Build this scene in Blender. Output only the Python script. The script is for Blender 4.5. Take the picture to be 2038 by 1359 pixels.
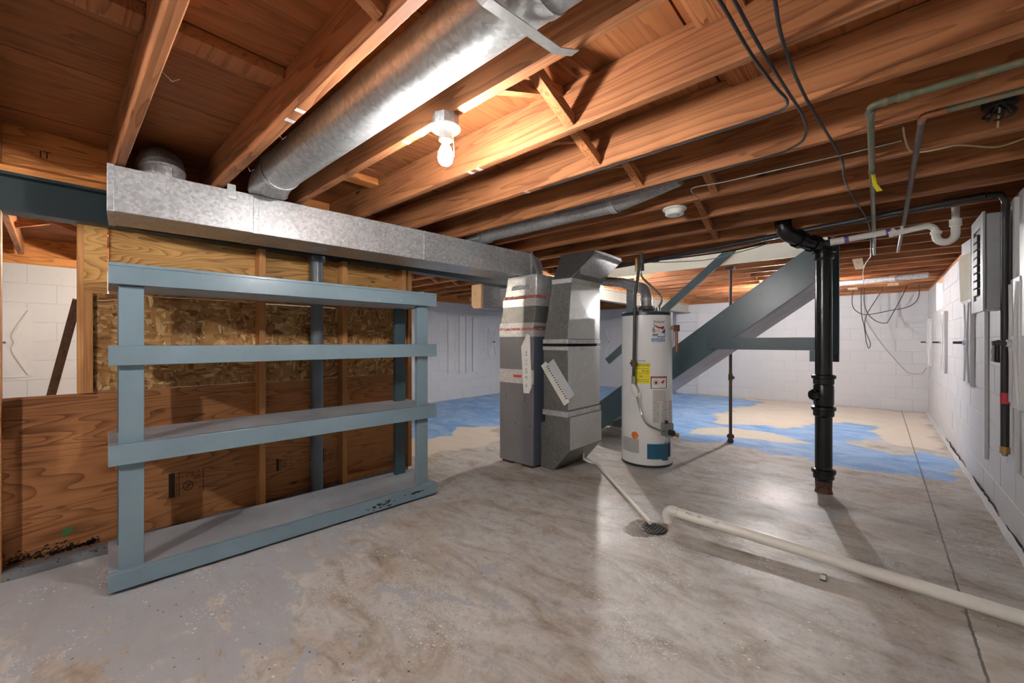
import bpy, bmesh, math, random
import numpy as np
from mathutils import Vector, Matrix

random.seed(4)
for o in list(bpy.data.objects): bpy.data.objects.remove(o)
scene = bpy.context.scene
C = scene.collection

# ------------------------------------------------------------------ camera, world, exposure
cam_d = bpy.data.cameras.new('camera'); cam = bpy.data.objects.new('camera', cam_d); C.objects.link(cam)
cam.location = (0, 0, 1.17); cam.rotation_euler = (math.radians(90), 0, math.radians(41.925))
cam_d.sensor_width = 36; cam_d.lens = 814 / 2038 * 36; cam_d.clip_start = 0.02
scene.camera = cam
w = bpy.data.worlds.new('world'); scene.world = w; w.use_nodes = True
w.node_tree.nodes['Background'].inputs[0].default_value = (0.8, 0.85, 0.9, 1)
w.node_tree.nodes['Background'].inputs[1].default_value = 0.6
scene.view_settings.view_transform = 'Standard'; scene.view_settings.look = 'None'
scene.view_settings.gamma = 1; scene.view_settings.use_curve_mapping = False
scene.view_settings.exposure = 1.72
scene.cycles.max_bounces = 5; scene.cycles.diffuse_bounces = 4; scene.cycles.glossy_bounces = 2; scene.cycles.transmission_bounces = 2
scene.cycles.use_light_tree = False; scene.cycles.caustics_reflective = False; scene.cycles.caustics_refractive = False
BULB = 340.0          # radiance of the bare bulbs
J = 2.03              # underside of the joists
SUB = 2.22            # underside of the subfloor

# ------------------------------------------------------------------ mesh helpers
class MB:
    def __init__(s): s.v = []; s.f = []
    def add(s, vs, fs):
        n = len(s.v); s.v += [tuple(p) for p in vs]; s.f += [tuple(i + n for i in f) for f in fs]; return s
    def hull(s, b, t):
        n = len(b)
        fs = [tuple(range(n))[::-1], tuple(range(n, 2 * n))] + [(i, (i + 1) % n, n + (i + 1) % n, n + i) for i in range(n)]
        return s.add(list(b) + list(t), fs)
    def box(s, x0, x1, y0, y1, z0, z1):
        return s.hull([(x0, y0, z0), (x1, y0, z0), (x1, y1, z0), (x0, y1, z0)], [(x0, y0, z1), (x1, y0, z1), (x1, y1, z1), (x0, y1, z1)])
    def prism(s, poly, axis, a, b):
        def P(u, v, c): return (c, u, v) if axis == 0 else ((u, c, v) if axis == 1 else (u, v, c))
        return s.hull([P(u, v, a) for u, v in poly], [P(u, v, b) for u, v in poly])
    def bar(s, p, q, wd, ht, up=(0, 0, 1)):
        p = Vector(p); q = Vector(q); d = (q - p).normalized(); u = Vector(up)
        sd = d.cross(u).normalized() * wd / 2; u2 = sd.cross(d).normalized() * ht / 2
        f = lambda c: [c - sd - u2, c + sd - u2, c + sd + u2, c - sd + u2]
        return s.hull(f(p), f(q))
    def tube(s, path, r, n=12, caps=True):
        P = [Vector(p) for p in path]; m = len(P)
        rr = r if isinstance(r, (list, tuple)) else [r] * m
        T = []
        for i in range(m):
            a = P[max(i - 1, 0)]; b = P[min(i + 1, m - 1)]; t = (b - a)
            T.append(t.normalized() if t.length > 1e-9 else Vector((0, 0, 1)))
        ref = Vector((0, 0, 1)) if abs(T[0].z) < .9 else Vector((1, 0, 0))
        u = T[0].cross(ref).normalized(); vs = []
        for i in range(m):
            u = (u - T[i] * u.dot(T[i])).normalized(); w_ = T[i].cross(u)
            for k in range(n):
                a = 2 * math.pi * k / n; vs.append(P[i] + (u * math.cos(a) + w_ * math.sin(a)) * rr[i])
        fs = [(i * n + k, i * n + (k + 1) % n, (i + 1) * n + (k + 1) % n, (i + 1) * n + k) for i in range(m - 1) for k in range(n)]
        if caps: fs += [tuple(range(n))[::-1], tuple(range((m - 1) * n, m * n))]
        return s.add(vs, fs)
    def lathe(s, prof, c=(0, 0, 0), n=24):
        vs = []; m = len(prof)
        for r, z in prof:
            for k in range(n):
                a = 2 * math.pi * k / n; vs.append((c[0] + r * math.cos(a), c[1] + r * math.sin(a), c[2] + z))
        fs = [(i * n + k, i * n + (k + 1) % n, (i + 1) * n + (k + 1) % n, (i + 1) * n + k) for i in range(m - 1) for k in range(n)]
        fs += [tuple(range(n))[::-1], tuple(range((m - 1) * n, m * n))]
        return s.add(vs, fs)
    def mesh(s, name, org=(0, 0, 0), smooth=False):
        me = bpy.data.meshes.new(name); o = org
        me.from_pydata([(p[0] - o[0], p[1] - o[1], p[2] - o[2]) for p in s.v], [], s.f)
        bm = bmesh.new(); bm.from_mesh(me); bmesh.ops.recalc_face_normals(bm, faces=bm.faces); bm.to_mesh(me); bm.free()
        if smooth:
            for p in me.polygons: p.use_smooth = True
            me.set_sharp_from_angle(angle=math.radians(38))
        return me
    def build(s, name, mat, parent=None, smooth=False, bevel=0, origin=None):
        org = (0, 0, 0)
        if parent is not None: org = parent.get('_o', (0, 0, 0))
        elif origin is not None: org = origin
        me = s.mesh(name, org, smooth); me.materials.append(mat)
        o = bpy.data.objects.new(name, me); C.objects.link(o)
        if parent is not None: o.parent = parent
        else: o.location = org
        ORG[o.name] = tuple(org); o['_o'] = tuple(org)
        if bevel:
            b = o.modifiers.new('bevel', 'BEVEL'); b.width = bevel; b.segments = 2; b.limit_method = 'ANGLE'
        return o
ORG = {}
def box(*a): return MB().box(*a)
def tag(o, label=None, cat=None, group=None, kind=None):
    if label: o['label'] = label
    if cat: o['category'] = cat
    if group: o['group'] = group
    if kind: o['kind'] = kind
    return o
def thing(name, loc, label, cat, group=None, rz=0.0):
    o = bpy.data.objects.new(name, None); C.objects.link(o); o.location = loc; o.rotation_euler.z = rz
    o.empty_display_size = .1
    o['_o'] = (0, 0, 0) if rz else tuple(loc)
    return tag(o, label, cat, group)
def piece(name, me, loc, parent, rz=0.0):
    o = bpy.data.objects.new(name, me); C.objects.link(o); o.location = loc; o.parent = parent
    if rz: o.rotation_euler.z = rz
    return o
def arc(c, r, a0, a1, plane, n=7):
    out = []
    for i in range(n):
        a = math.radians(a0 + (a1 - a0) * i / (n - 1)); u, v = r * math.cos(a), r * math.sin(a)
        out.append((c[0] + u, c[1], c[2] + v) if plane == 'xz' else ((c[0], c[1] + u, c[2] + v) if plane == 'yz' else (c[0] + u, c[1] + v, c[2])))
    return out
def smooth_path(P, k=6):
    P = [Vector(p) for p in P]; out = []
    for i in range(len(P) - 1):
        a = P[max(i - 1, 0)]; b = P[i]; c = P[i + 1]; d = P[min(i + 2, len(P) - 1)]
        for j in range(k):
            t = j / k
            out.append(.5 * ((2 * b) + (c - a) * t + (2 * a - 5 * b + 4 * c - d) * t * t + (3 * b - a - 3 * c + d) * t ** 3))
    out.append(P[-1]); return out

def text_mesh(txt, size, fn, name='t'):
    cu = bpy.data.curves.new(name, 'FONT'); cu.body = txt; cu.size = size; cu.resolution_u = 2
    ob = bpy.data.objects.new(name, cu); C.objects.link(ob); dg = bpy.context.evaluated_depsgraph_get(); me = bpy.data.meshes.new_from_object(ob.evaluated_get(dg))
    vs = [fn(v.co.x, v.co.y) for v in me.vertices]; fs = [tuple(p.vertices) for p in me.polygons]
    bpy.data.objects.remove(ob); bpy.data.curves.remove(cu); bpy.data.meshes.remove(me)
    return vs, fs
# ------------------------------------------------------------------ material helpers
def srgb(r, g, b):
    f = lambda c: (c / 255 / 12.92) if c <= 10 else ((c / 255 + .055) / 1.055) ** 2.4
    return (f(r), f(g), f(b), 1)
class NT:
    def __init__(s, name):
        s.m = bpy.data.materials.new(name); s.m.use_nodes = True; s.n = s.m.node_tree.nodes; s.l = s.m.node_tree.links
        s.b = s.n['Principled BSDF']
    def new(s, t, **kw):
        n = s.n.new(t)
        for k, v in kw.items(): setattr(n, k, v)
        return n
    def put(s, sock, v):
        if hasattr(v, 'is_output') or isinstance(v, bpy.types.NodeSocket): s.l.new(v, sock)
        elif v is not None: sock.default_value = v
    def coord(s, kind='Object', scale=(1, 1, 1), rnd=True, rot=(0, 0, 0)):
        tc = s.new('ShaderNodeTexCoord'); mp = s.new('ShaderNodeMapping'); mp.inputs['Scale'].default_value = scale
        mp.inputs['Rotation'].default_value = rot
        v = tc.outputs[kind]
        if rnd:
            oi = s.new('ShaderNodeObjectInfo'); ml = s.new('ShaderNodeMath', operation='MULTIPLY'); s.l.new(oi.outputs['Random'], ml.inputs[0]); ml.inputs[1].default_value = 31.7
            ad = s.new('ShaderNodeVectorMath', operation='ADD'); s.l.new(v, ad.inputs[0]); s.l.new(ml.outputs[0], ad.inputs[1]); v = ad.outputs[0]
        s.l.new(v, mp.inputs['Vector']); return mp.outputs[0]
    def noise(s, vec, scale=5, detail=3, rough=.55, dist=0):
        n = s.new('ShaderNodeTexNoise'); s.put(n.inputs['Vector'], vec)
        n.inputs['Scale'].default_value = scale; n.inputs['Detail'].default_value = detail
        n.inputs['Roughness'].default_value = rough; n.inputs['Distortion'].default_value = dist
        return n.outputs['Fac']
    def voro(s, vec, scale=5, feature='F1', out='Color'):
        n = s.new('ShaderNodeTexVoronoi', feature=feature); s.put(n.inputs['Vector'], vec); n.inputs['Scale'].default_value = scale
        return n.outputs[out]
    def math(s, op, a, b=0.0, c=0.0, clamp=False):
        n = s.new('ShaderNodeMath', operation=op, use_clamp=clamp)
        for i, v in enumerate((a, b, c)):
            s.put(n.inputs[i], v)
        return n.outputs[0]
    def ramp(s, fac, stops, interp='LINEAR'):
        n = s.new('ShaderNodeValToRGB'); s.put(n.inputs[0], fac); r = n.color_ramp; r.interpolation = interp
        while len(r.elements) < len(stops): r.elements.new(.5)
        for e, (p, c) in zip(r.elements, stops):
            e.position = p; e.color = c if len(c) == 4 else (*c, 1)
        return n.outputs[0]
    def step(s, fac, lo, hi):
        n = s.new('ShaderNodeMapRange', interpolation_type='SMOOTHSTEP'); s.put(n.inputs[0], fac)
        n.inputs[1].default_value = lo; n.inputs[2].default_value = hi; return n.outputs[0]
    def mix(s, fac, a, b, mode='MIX'):
        n = s.new('ShaderNodeMix', data_type='RGBA', blend_type=mode); s.put(n.inputs[0], fac); s.put(n.inputs[6], a); s.put(n.inputs[7], b); return n.outputs[2]
    def bump(s, h, strength=.3, dist=.01):
        n = s.new('ShaderNodeBump'); s.put(n.inputs['Height'], h); n.inputs['Strength'].default_value = strength; n.inputs['Distance'].default_value = dist
        s.l.new(n.outputs[0], s.b.inputs['Normal'])
    def attr(s, name):
        n = s.new('ShaderNodeAttribute'); n.attribute_name = name; return n.outputs['Fac']
    def done(s, col, rough=.5, metal=0.0, spec=None):
        s.put(s.b.inputs['Base Color'], col); s.put(s.b.inputs['Roughness'], rough); s.put(s.b.inputs['Metallic'], metal)
        if spec is not None: s.b.inputs['Specular IOR Level'].default_value = spec
        return s.m

def wood(name, dark, light, axis=0, rings=7, across=7.0, along=.55, rough=.62, contrast=1.0, var=.25):
    t = NT(name); sc = [across] * 3; sc[axis] = along
    v = t.coord('Object', tuple(sc))
    n = t.noise(v, 1.0, 2.5, .5, .35)
    f = t.math('FRACT', t.math('MULTIPLY', n, rings * 2.2))
    band = t.math('POWER', f, 2.6); edge = t.step(f, 1.0, .96)
    f2 = t.math('MULTIPLY', band, edge)
    sc2 = [90.0] * 3; sc2[axis] = 2.2
    fib = t.noise(t.coord('Object', tuple(sc2)), 1.0, 3, .6)
    big = t.noise(t.coord('Object', (1.3, 1.3, 1.3)), 1.0, 3, .6)
    mx = t.math('ADD', t.math('MULTIPLY', f2, .5 * contrast), t.math('MULTIPLY', fib, .45))
    mx = t.math('ADD', mx, t.math('MULTIPLY', t.math('SUBTRACT', big, .5), 1.1))
    col = t.ramp(mx, [(.1, light), (.85, dark)])
    oi = t.new('ShaderNodeObjectInfo')
    br = t.math('ADD', 1 - var / 2, t.math('MULTIPLY', oi.outputs['Random'], var))
    hs = t.new('ShaderNodeHueSaturation'); t.put(hs.inputs['Value'], br); t.put(hs.inputs['Color'], col)
    # small knots
    sck = [7.0] * 3; sck[axis] = 3.2
    d = t.voro(t.coord('Object', tuple(sck)), 1.0, 'F1', 'Distance')
    kn = t.step(d, .13, .05)
    kn = t.math('MULTIPLY', kn, t.step(big, .52, .6))
    c2 = t.mix(kn, hs.outputs[0], tuple(x * .35 for x in dark[:3]) + (1,))
    t.bump(t.math('ADD', fib, t.math('MULTIPLY', f2, .4)), .25, .002)
    return t.done(c2, rough, 0, .3)

def paint(name, col, rough=.45, chips=None, chipamt=.68, var=.12, bump=.15, dirt=None):
    t = NT(name); v = t.coord('Object')
    n = t.noise(v, 3.0, 5, .6); fine = t.noise(v, 60, 3, .6)
    a = tuple(c * (1 - var) for c in col[:3]) + (1,); b = tuple(min(1, c * (1 + var)) for c in col[:3]) + (1,)
    c = t.mix(t.step(n, .3, .7), a, b)
    if dirt is not None:
        c = t.mix(t.math('MULTIPLY', t.step(t.noise(v, 1.7, 6, .65), .5, .72), .5), c, dirt)
    if chips is not None:
        m = t.step(t.noise(v, 26, 4, .65), chipamt, chipamt + .03)
        c = t.mix(m, c, chips)
    if bump: t.bump(fine, bump, .002)
    return t.done(c, rough)

def galv(name, base=.52, rough=.42, metal=.55, tint=(1, 1, 1.0), scale=38, contrast=.35, rust=0.0):
    t = NT(name); v = t.coord('Object'); nz = t.new('ShaderNodeTexNoise'); t.put(nz.inputs['Vector'], v); nz.inputs['Scale'].default_value = 14
    vv = t.new('ShaderNodeVectorMath', operation='MULTIPLY_ADD'); t.put(vv.inputs[0], nz.outputs['Color']); vv.inputs[1].default_value = (.05, .05, .05); t.put(vv.inputs[2], v)
    sp = t.voro(vv.outputs[0], scale); bw = t.new('ShaderNodeRGBToBW'); t.put(bw.inputs[0], sp)
    mott = t.noise(v, 4, 5, .65)
    f = t.math('ADD', t.math('MULTIPLY', bw.outputs[0], .5), t.math('MULTIPLY', mott, .6))
    lo = tuple(base * (1 - contrast) * k for k in tint) + (1,); hi = tuple(min(1, base * (1 + contrast)) * k for k in tint) + (1,)
    c = t.ramp(f, [(.25, lo), (.85, hi)])
    if rust: c = t.mix(t.math('MULTIPLY', t.step(t.noise(v, 6, 5, .7), .6, .75), rust), c, srgb(130, 100, 75))
    r = t.math('ADD', rough - .05, t.math('MULTIPLY', bw.outputs[0], .1))
    return t.done(c, r, metal)

def plain(name, col, rough=.5, metal=0.0, emit=0):
    t = NT(name); v = t.coord('Object'); n = t.noise(v, 18, 4, .6)
    c = t.mix(n, tuple(k * .88 for k in col[:3]) + (1,), tuple(min(1, k * 1.1) for k in col[:3]) + (1,))
    if emit:
        t.b.inputs['Emission Color'].default_value = col; t.b.inputs['Emission Strength'].default_value = emit
    return t.done(c, rough, metal)

def paintedblock(name, col, chips):
    t = NT(name); v = t.coord('Object'); n = t.noise(v, 2.2, 5, .6); grit = t.noise(v, 120, 3, .7); lump = t.noise(v, 22, 3, .6)
    c = t.mix(n, tuple(k * .9 for k in col[:3]) + (1,), col)
    m = t.math('MULTIPLY', t.step(t.noise(v, 30, 4, .7), .69, .72), t.step(n, .45, .62))
    c = t.mix(m, c, chips)
    t.bump(t.math('ADD', grit, lump), .22, .003)
    return t.done(c, .55)

M = {}
M['joist'] = wood('joist_wood', srgb(96, 54, 32), srgb(182, 122, 80), 0, rings=5, across=9, along=.5, var=.3, contrast=.8)
M['subfloor'] = wood('subfloor_plywood', srgb(104, 58, 30), srgb(172, 110, 66), 1, rings=6, across=6, along=.6, var=.3, contrast=.7)
M['strut'] = wood('strut_wood', srgb(112, 62, 34), srgb(196, 132, 86), 1, rings=5, across=16, along=1.2, var=.3)
M['stud'] = wood('stud_wood', srgb(124, 76, 42), srgb(204, 148, 92), 2, rings=4, across=18, along=.5, var=.25, contrast=.4)
M['ply_dark'] = wood('plywood_red_brown', srgb(112, 66, 36), srgb(200, 138, 88), 1, rings=13, across=4.6, along=.5, contrast=.95, var=.2)
M['ply_light'] = wood('plywood_yellow', srgb(124, 80, 38), srgb(214, 164, 98), 1, rings=14, across=4.2, along=.8, contrast=1.1, var=.1)
def osb():
    t = NT('oriented_strand_board'); v = t.coord('Object', (1, 1, 1)); nz = t.new('ShaderNodeTexNoise'); t.put(nz.inputs['Vector'], v); nz.inputs['Scale'].default_value = 3.5
    cs = []
    for rot, sc in ((.5, (1, 16, 56)), (-.9, (1, 60, 17)), (.1, (1, 14, 60))):
        mp = t.new('ShaderNodeMapping'); vv = t.new('ShaderNodeVectorMath', operation='MULTIPLY_ADD'); t.put(vv.inputs[0], nz.outputs['Color']); vv.inputs[1].default_value = (.12, .12, .12); t.put(vv.inputs[2], v)
        t.put(mp.inputs['Vector'], vv.outputs[0]); mp.inputs['Rotation'].default_value = (rot, 0, 0); mp.inputs['Scale'].default_value = sc
        vo = t.voro(mp.outputs[0], 1.0); bw = t.new('ShaderNodeRGBToBW'); t.put(bw.inputs[0], vo); cs.append(bw.outputs[0])
    sel = t.noise(v, 15, 2, .5)
    a = t.mix(t.step(sel, .46, .5), cs[0], cs[1]); a = t.mix(t.step(t.noise(v, 13, 2, .5, .5), .50, .53), a, cs[2])
    c = t.ramp(a, [(.12, srgb(120, 80, 42)), (.3, srgb(160, 116, 68)), (.62, srgb(180, 136, 84)), (.9, srgb(224, 190, 136))])
    t.bump(a, .3, .003); return t.done(c, .6, 0, .3)
M['osb'] = osb()
M['shelf_paint'] = paint('blue_grey_shelf_paint', srgb(122, 144, 155), .25, srgb(205, 205, 200), .72, .08)
M['shelf_board'] = paint('grey_worn_shelf_paint', srgb(156, 160, 166), .42, srgb(180, 175, 165), .7, .14, dirt=srgb(105, 110, 118))
M['shelf_white'] = paint('pale_shelf_underside', srgb(178, 184, 186), .5, srgb(120, 110, 96), .72, .1)
M['stair_paint'] = paint('dark_teal_stair_paint', srgb(62, 84, 92), .3, srgb(150, 165, 170), .71, .15)
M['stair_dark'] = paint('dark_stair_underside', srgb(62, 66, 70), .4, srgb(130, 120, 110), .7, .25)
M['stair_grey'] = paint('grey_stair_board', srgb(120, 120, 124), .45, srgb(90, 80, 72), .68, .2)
M['beam'] = None
M['grey_floor_paint'] = paint('dirty_grey_paint', srgb(112, 114, 118), .5, srgb(60, 52, 46), .62, .2)
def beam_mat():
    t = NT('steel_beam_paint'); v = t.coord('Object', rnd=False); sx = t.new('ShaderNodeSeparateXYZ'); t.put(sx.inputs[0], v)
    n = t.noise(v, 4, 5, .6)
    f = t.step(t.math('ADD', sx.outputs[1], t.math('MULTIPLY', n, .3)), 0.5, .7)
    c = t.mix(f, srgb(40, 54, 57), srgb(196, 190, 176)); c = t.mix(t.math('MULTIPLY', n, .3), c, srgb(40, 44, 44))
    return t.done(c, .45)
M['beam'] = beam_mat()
M['galv'] = galv('galvanised_duct', .5, .42, .45, (.97, 1, 1.02), scale=75, contrast=.32)
M['galv_dark'] = galv('galvanised_duct_dull_shaded', .2, .4, .5, (1, 1, .96), scale=85, contrast=.3)  # also puts the shade on the return plenum's less lit front into its colour
M['galv_bright'] = galv('galvanised_plenum', .62, .34, .6, (1, 1.01, .99), 60, .1)  # also the brighter copy for the lit side of the return plenum
M['galv_round'] = galv('galvanised_round_pipe', .5, .36, .6, (.97, 1, 1), 60, .28, rust=.3)
M['galv_mid'] = galv('galvanised_duct_grey', .36, .4, .5, scale=80, contrast=.3)
M['furnace'] = paint('furnace_grey_enamel', srgb(112, 112, 116), .38, srgb(210, 205, 200), .74, .08)
M['furnace_side'] = paint('furnace_blue_grey_enamel', srgb(80, 86, 100), .38, None, .7, .1)
M['tape'] = galv('foil_tape', .6, .35, .5, scale=60, contrast=.25)
M['red_mastic'] = paint('red_print_tape', srgb(168, 96, 84), .5, srgb(220, 190, 180), .55, .25)
M['insul_tan'] = paint('tan_insulation_board', srgb(206, 172, 132), .7, srgb(170, 130, 90), .65, .12)
M['white_wall'] = paintedblock('white_painted_block', srgb(206, 206, 209), srgb(136, 126, 118))
M['mortar'] = paintedblock('white_painted_mortar', srgb(190, 190, 193), srgb(130, 120, 114))
M['white_steel'] = paint('white_painted_steel', srgb(204, 204, 205), .4, srgb(120, 105, 95), .72, .05)
M['white_soffit'] = paint('white_stairwell_panel', srgb(236, 232, 220), .5, None, .7, .03)
M['pvc'] = plain('white_pvc', srgb(232, 230, 222), .3)
M['pvc_old'] = paint('aged_white_pvc', srgb(240, 236, 226), .35, srgb(190, 150, 110), .72, .05, bump=0)
M['purple'] = plain('purple_primer', srgb(108, 78, 160), .4)
M['iron'] = paint('black_cast_iron', srgb(24, 24, 24), .2, srgb(88, 66, 48), .7, .3, .5)
M['rust'] = paint('rusty_iron', srgb(96, 66, 50), .6, srgb(44, 34, 28), .55, .3, .4)
M['black_pipe'] = paint('black_steel_pipe', srgb(52, 50, 49), .4, srgb(110, 100, 92), .7, .2)
M['rusty_post'] = paint('rust_brown_post', srgb(84, 66, 56), .5, srgb(130, 84, 52), .62, .25)
M['grey_post'] = paint('grey_blue_column_paint', srgb(92, 102, 110), .35, None, .7, .12)
M['copper_old'] = paint('tarnished_copper', srgb(92, 98, 76), .42, srgb(116, 98, 74), .52, .25)
M['copper'] = plain('copper_bright', srgb(156, 104, 70), .35, .7)
M['brass'] = plain('brass', srgb(196, 158, 92), .3, .8)
M['cable'] = plain('black_cable', srgb(38, 38, 40), .5)
M['grey_cable'] = plain('grey_cable', srgb(150, 150, 144), .5)
M['romex'] = plain('yellowed_cable', srgb(206, 190, 140), .5)
M['heater'] = paint('white_heater_enamel', srgb(238, 238, 237), .22, srgb(110, 96, 84), .745, .03, 0)
M['heater_trim'] = plain('dark_green_trim', srgb(40, 58, 62), .35)
M['heater_blue'] = plain('blue_burner_door', srgb(38, 92, 122), .35)
M['yellow'] = plain('yellow_label', srgb(244, 226, 30), .5)
M['ink'] = plain('black_ink', srgb(26, 26, 28), .5)
M['ink_grey'] = plain('grey_ink', srgb(150, 148, 144), .6)
M['ink_blue'] = plain('blue_ink', srgb(28, 66, 140), .5)
M['ink_red'] = plain('red_ink', srgb(186, 40, 36), .5)
M['ink_brown'] = plain('brown_stamp_ink', srgb(48, 30, 20), .7)
M['orange'] = plain('orange_sticker', srgb(232, 122, 40), .5)
M['paper'] = plain('white_paper', srgb(236, 234, 228), .7)
M['cream_paper'] = plain('cream_paper', srgb(226, 214, 186), .7)
M['chrome'] = plain('dull_chrome', srgb(170, 170, 168), .25, .9)
M['porcelain'] = plain('white_porcelain', srgb(240, 240, 238), .2)
M['plastic_white'] = plain('white_plastic', srgb(222, 222, 214), .4)
M['panel_grey'] = paint('electrical_panel_grey', srgb(160, 162, 164), .4, srgb(90, 90, 90), .72, .06)
M['black_plastic'] = plain('black_plastic', srgb(30, 30, 31), .4)
M['dark_void'] = plain('dark_gap', srgb(14, 14, 14), .9)
M['dark_board'] = wood('dark_brown_board', srgb(52, 36, 28), srgb(98, 72, 54), 2, 5, 14, .8)
M['scrap'] = wood('pale_scrap_wood', srgb(160, 128, 92), srgb(222, 198, 160), 1, 4, 14, 1)
M['nailer'] = wood('orange_blocking', srgb(150, 82, 36), srgb(220, 150, 84), 1, 6, 9, .8)
M['red_tag'] = plain('red_sticker', srgb(196, 60, 70), .5)
def bulbmat(name, col, k):
    t = NT(name); t.b.inputs['Emission Color'].default_value = col; t.b.inputs['Emission Strength'].default_value = k
    return t.done((.9, .9, .88, 1), .3)
M['bulb'] = bulbmat('lit_bulb_glass', (1, .975, .94, 1), BULB * 1.0)
M['bulb_fill'] = bulbmat('added_fill_bulb_glass', (1, .975, .95, 1), BULB * 1.7)
M['bulb_mid'] = bulbmat('lit_middle_bulb_glass', (1, .975, .95, 1), BULB * 1.9)
M['bulb_strong'] = bulbmat('lit_strong_bulb_glass', (1, .975, .95, 1), BULB * 2.7)
M['bulb_warm'] = bulbmat('lit_warm_bulb_glass', (1, .88, .72, 1), BULB * 1.6)
M['daylight'] = bulbmat('daylit_window_glass', (.9, .95, 1, 1), 1.6)

# ------------------------------------------------------------------ floor
XL, XR, YB, YF = -6.4, .6, 9.55, -2.8
def floor():
    nx, ny = 201, 353
    xs = np.linspace(XL - .1, XR + .3, nx); ys = np.linspace(YF, YB + .1, ny)
    Xg, Yg = np.meshgrid(xs, ys)
    jx = .05 * np.sin(Yg * 7.1 + 1.3) + .03 * np.sin(Xg * 13 + Yg * 17) + .02 * np.sin(Yg * 31 - Xg * 9)
    jy = .06 * np.sin(Xg * 6.3 + .4) + .04 * np.sin(Xg * 15 - Yg * 11) + .02 * np.sin(Xg * 29 + Yg * 23)
    def inside(poly, amp=1.0):
        px, py = Xg + jx * amp, Yg + jy * amp; r = np.zeros(Xg.shape, bool); n = len(poly)
        for i in range(n):
            x1, y1 = poly[i]; x2, y2 = poly[(i + 1) % n]
            c = ((y1 > py) != (y2 > py)) & (px < (x2 - x1) * (py - y1) / (y2 - y1 + 1e-12) + x1); r ^= c
        return r.astype(float)
    def blur(a, k):
        for _ in range(k):
            a = (a + np.roll(a, 1, 0) + np.roll(a, -1, 0) + np.roll(a, 1, 1) + np.roll(a, -1, 1)) / 5
        return a
    blue = inside([(-1.61, 4.94), (-1.3, 5.09), (-.55, 5.01), (-.47, 4.79), (.14, 5.02), (.42, 5.0), (.53, 5.34), (.57, 5.87), (.45, 6.21), (.27, 6.1), (.07, 5.82), (-.31, 6.04), (-.02, 6.6), (-.05, 7.55), (-.42, 7.55), (-.97, 6.64), (-1.72, 6.28), (-1.94, 6.93), (-1.94, 7.99), (-1.62, 9.17), (-2.9, 9.5), (-6.4, 9.5), (-6.4, 4.7), (-5.3, 4.0), (-4.53, 3.1), (-4.26, 3.59), (-4.0, 4.15), (-3.6, 5.6), (-2.6, 5.9), (-1.9, 5.1)])
    blue = np.maximum(blue, inside([(-6.2, 2.4), (-4.2, 2.6), (-4.0, 3.3), (-4.6, 3.9), (-6.2, 4.2)]))
    lens = inside([(-1.88, 5.78), (-1.58, 6.09), (-1.0, 6.11), (-.57, 5.81), (-.92, 5.62), (-1.43, 5.5), (-1.77, 5.43)], .5)
    blue = blue * (1 - lens)
    cream = inside([(-3.9, 9.5), (-1.6, 9.2), (-1.9, 7.9), (-1.9, 6.3), (-1, 6.4), (-.4, 7.5), (0, 6.5), (.5, 6.3), (.55, 9.4), (-1, 9.5)]) * (1 - blue) * .8
    cream = np.maximum(cream, lens); cream = np.maximum(cream, inside([(-4.6, 2.3), (-3.4, 2.45), (-3.3, 3.5), (-4.0, 4.1), (-4.6, 3.3)]) * .75)
    cream = np.maximum(cream, inside([(-.9, 2.5), (-.2, 2.62), (.6, 2.55), (.6, 2.05), (.1, 2.2), (-.5, 2.4)]) * .42)
    wet = inside([(-1.18, 2.35), (-1.17, 2.52), (-1.01, 2.62), (-.96, 2.54), (-1.0, 2.39), (-1.12, 2.32)], .25)
    grey = inside([(-.76, 2.92), (-.55, 3.16), (-.34, 3.54), (-.15, 3.64), (-.24, 3.33), (-.45, 3.1), (-.69, 2.88)], .3)
    grey = np.maximum(grey, inside([(-3.3, -.4), (-2.3, -.3), (-1.6, .6), (-2.1, .8), (-2.45, 1.2), (-2.5, 2.1), (-3.2, 2.2)], 1.5) * .8); grey = np.maximum(grey, inside([(-2.4, -.9), (-1.2, -.6), (-.6, .9), (-1.2, 1.5), (-2.4, 1.8), (-3, 1)], 2) * .3)
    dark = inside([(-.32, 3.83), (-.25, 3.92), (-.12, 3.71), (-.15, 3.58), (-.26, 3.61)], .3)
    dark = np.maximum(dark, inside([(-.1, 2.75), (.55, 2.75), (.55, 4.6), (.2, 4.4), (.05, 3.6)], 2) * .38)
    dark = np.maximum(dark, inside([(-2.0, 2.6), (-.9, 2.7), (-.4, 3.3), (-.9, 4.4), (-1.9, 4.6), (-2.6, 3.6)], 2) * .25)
    Zg = .0025 * np.sin(Xg * 2.1 + 1) * np.sin(Yg * 1.7) - .001
    me = bpy.data.meshes.new('floor')
    idx = np.arange(nx * ny).reshape(ny, nx)
    f = np.stack([idx[:-1, :-1], idx[:-1, 1:], idx[1:, 1:], idx[1:, :-1]], -1).reshape(-1, 4)
    me.from_pydata(np.stack([Xg, Yg, Zg], -1).reshape(-1, 3).tolist(), [], f.tolist())
    for nm, a, k in (('blue', blue, 2), ('cream', cream, 3), ('wet', wet, 1), ('grey', grey, 8), ('dark', dark, 4)):
        at = me.attributes.new(nm, 'FLOAT', 'POINT'); at.data.foreach_set('value', blur(a, k).astype(np.float32).ravel())
    for p in me.polygons: p.use_smooth = True
    t = NT('stained_concrete'); v = t.coord('Object', rnd=False)
    vs = t.coord('Object', (1.0, 2.2, 1), rnd=False, rot=(0, 0, .5))
    n1 = t.noise(v, 1.1, 6, .65, .4); n2 = t.noise(vs, 2.6, 7, .68, .8); n3 = t.noise(v, 11, 6, .7); n4 = t.noise(v, 48, 4, .7)
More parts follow.
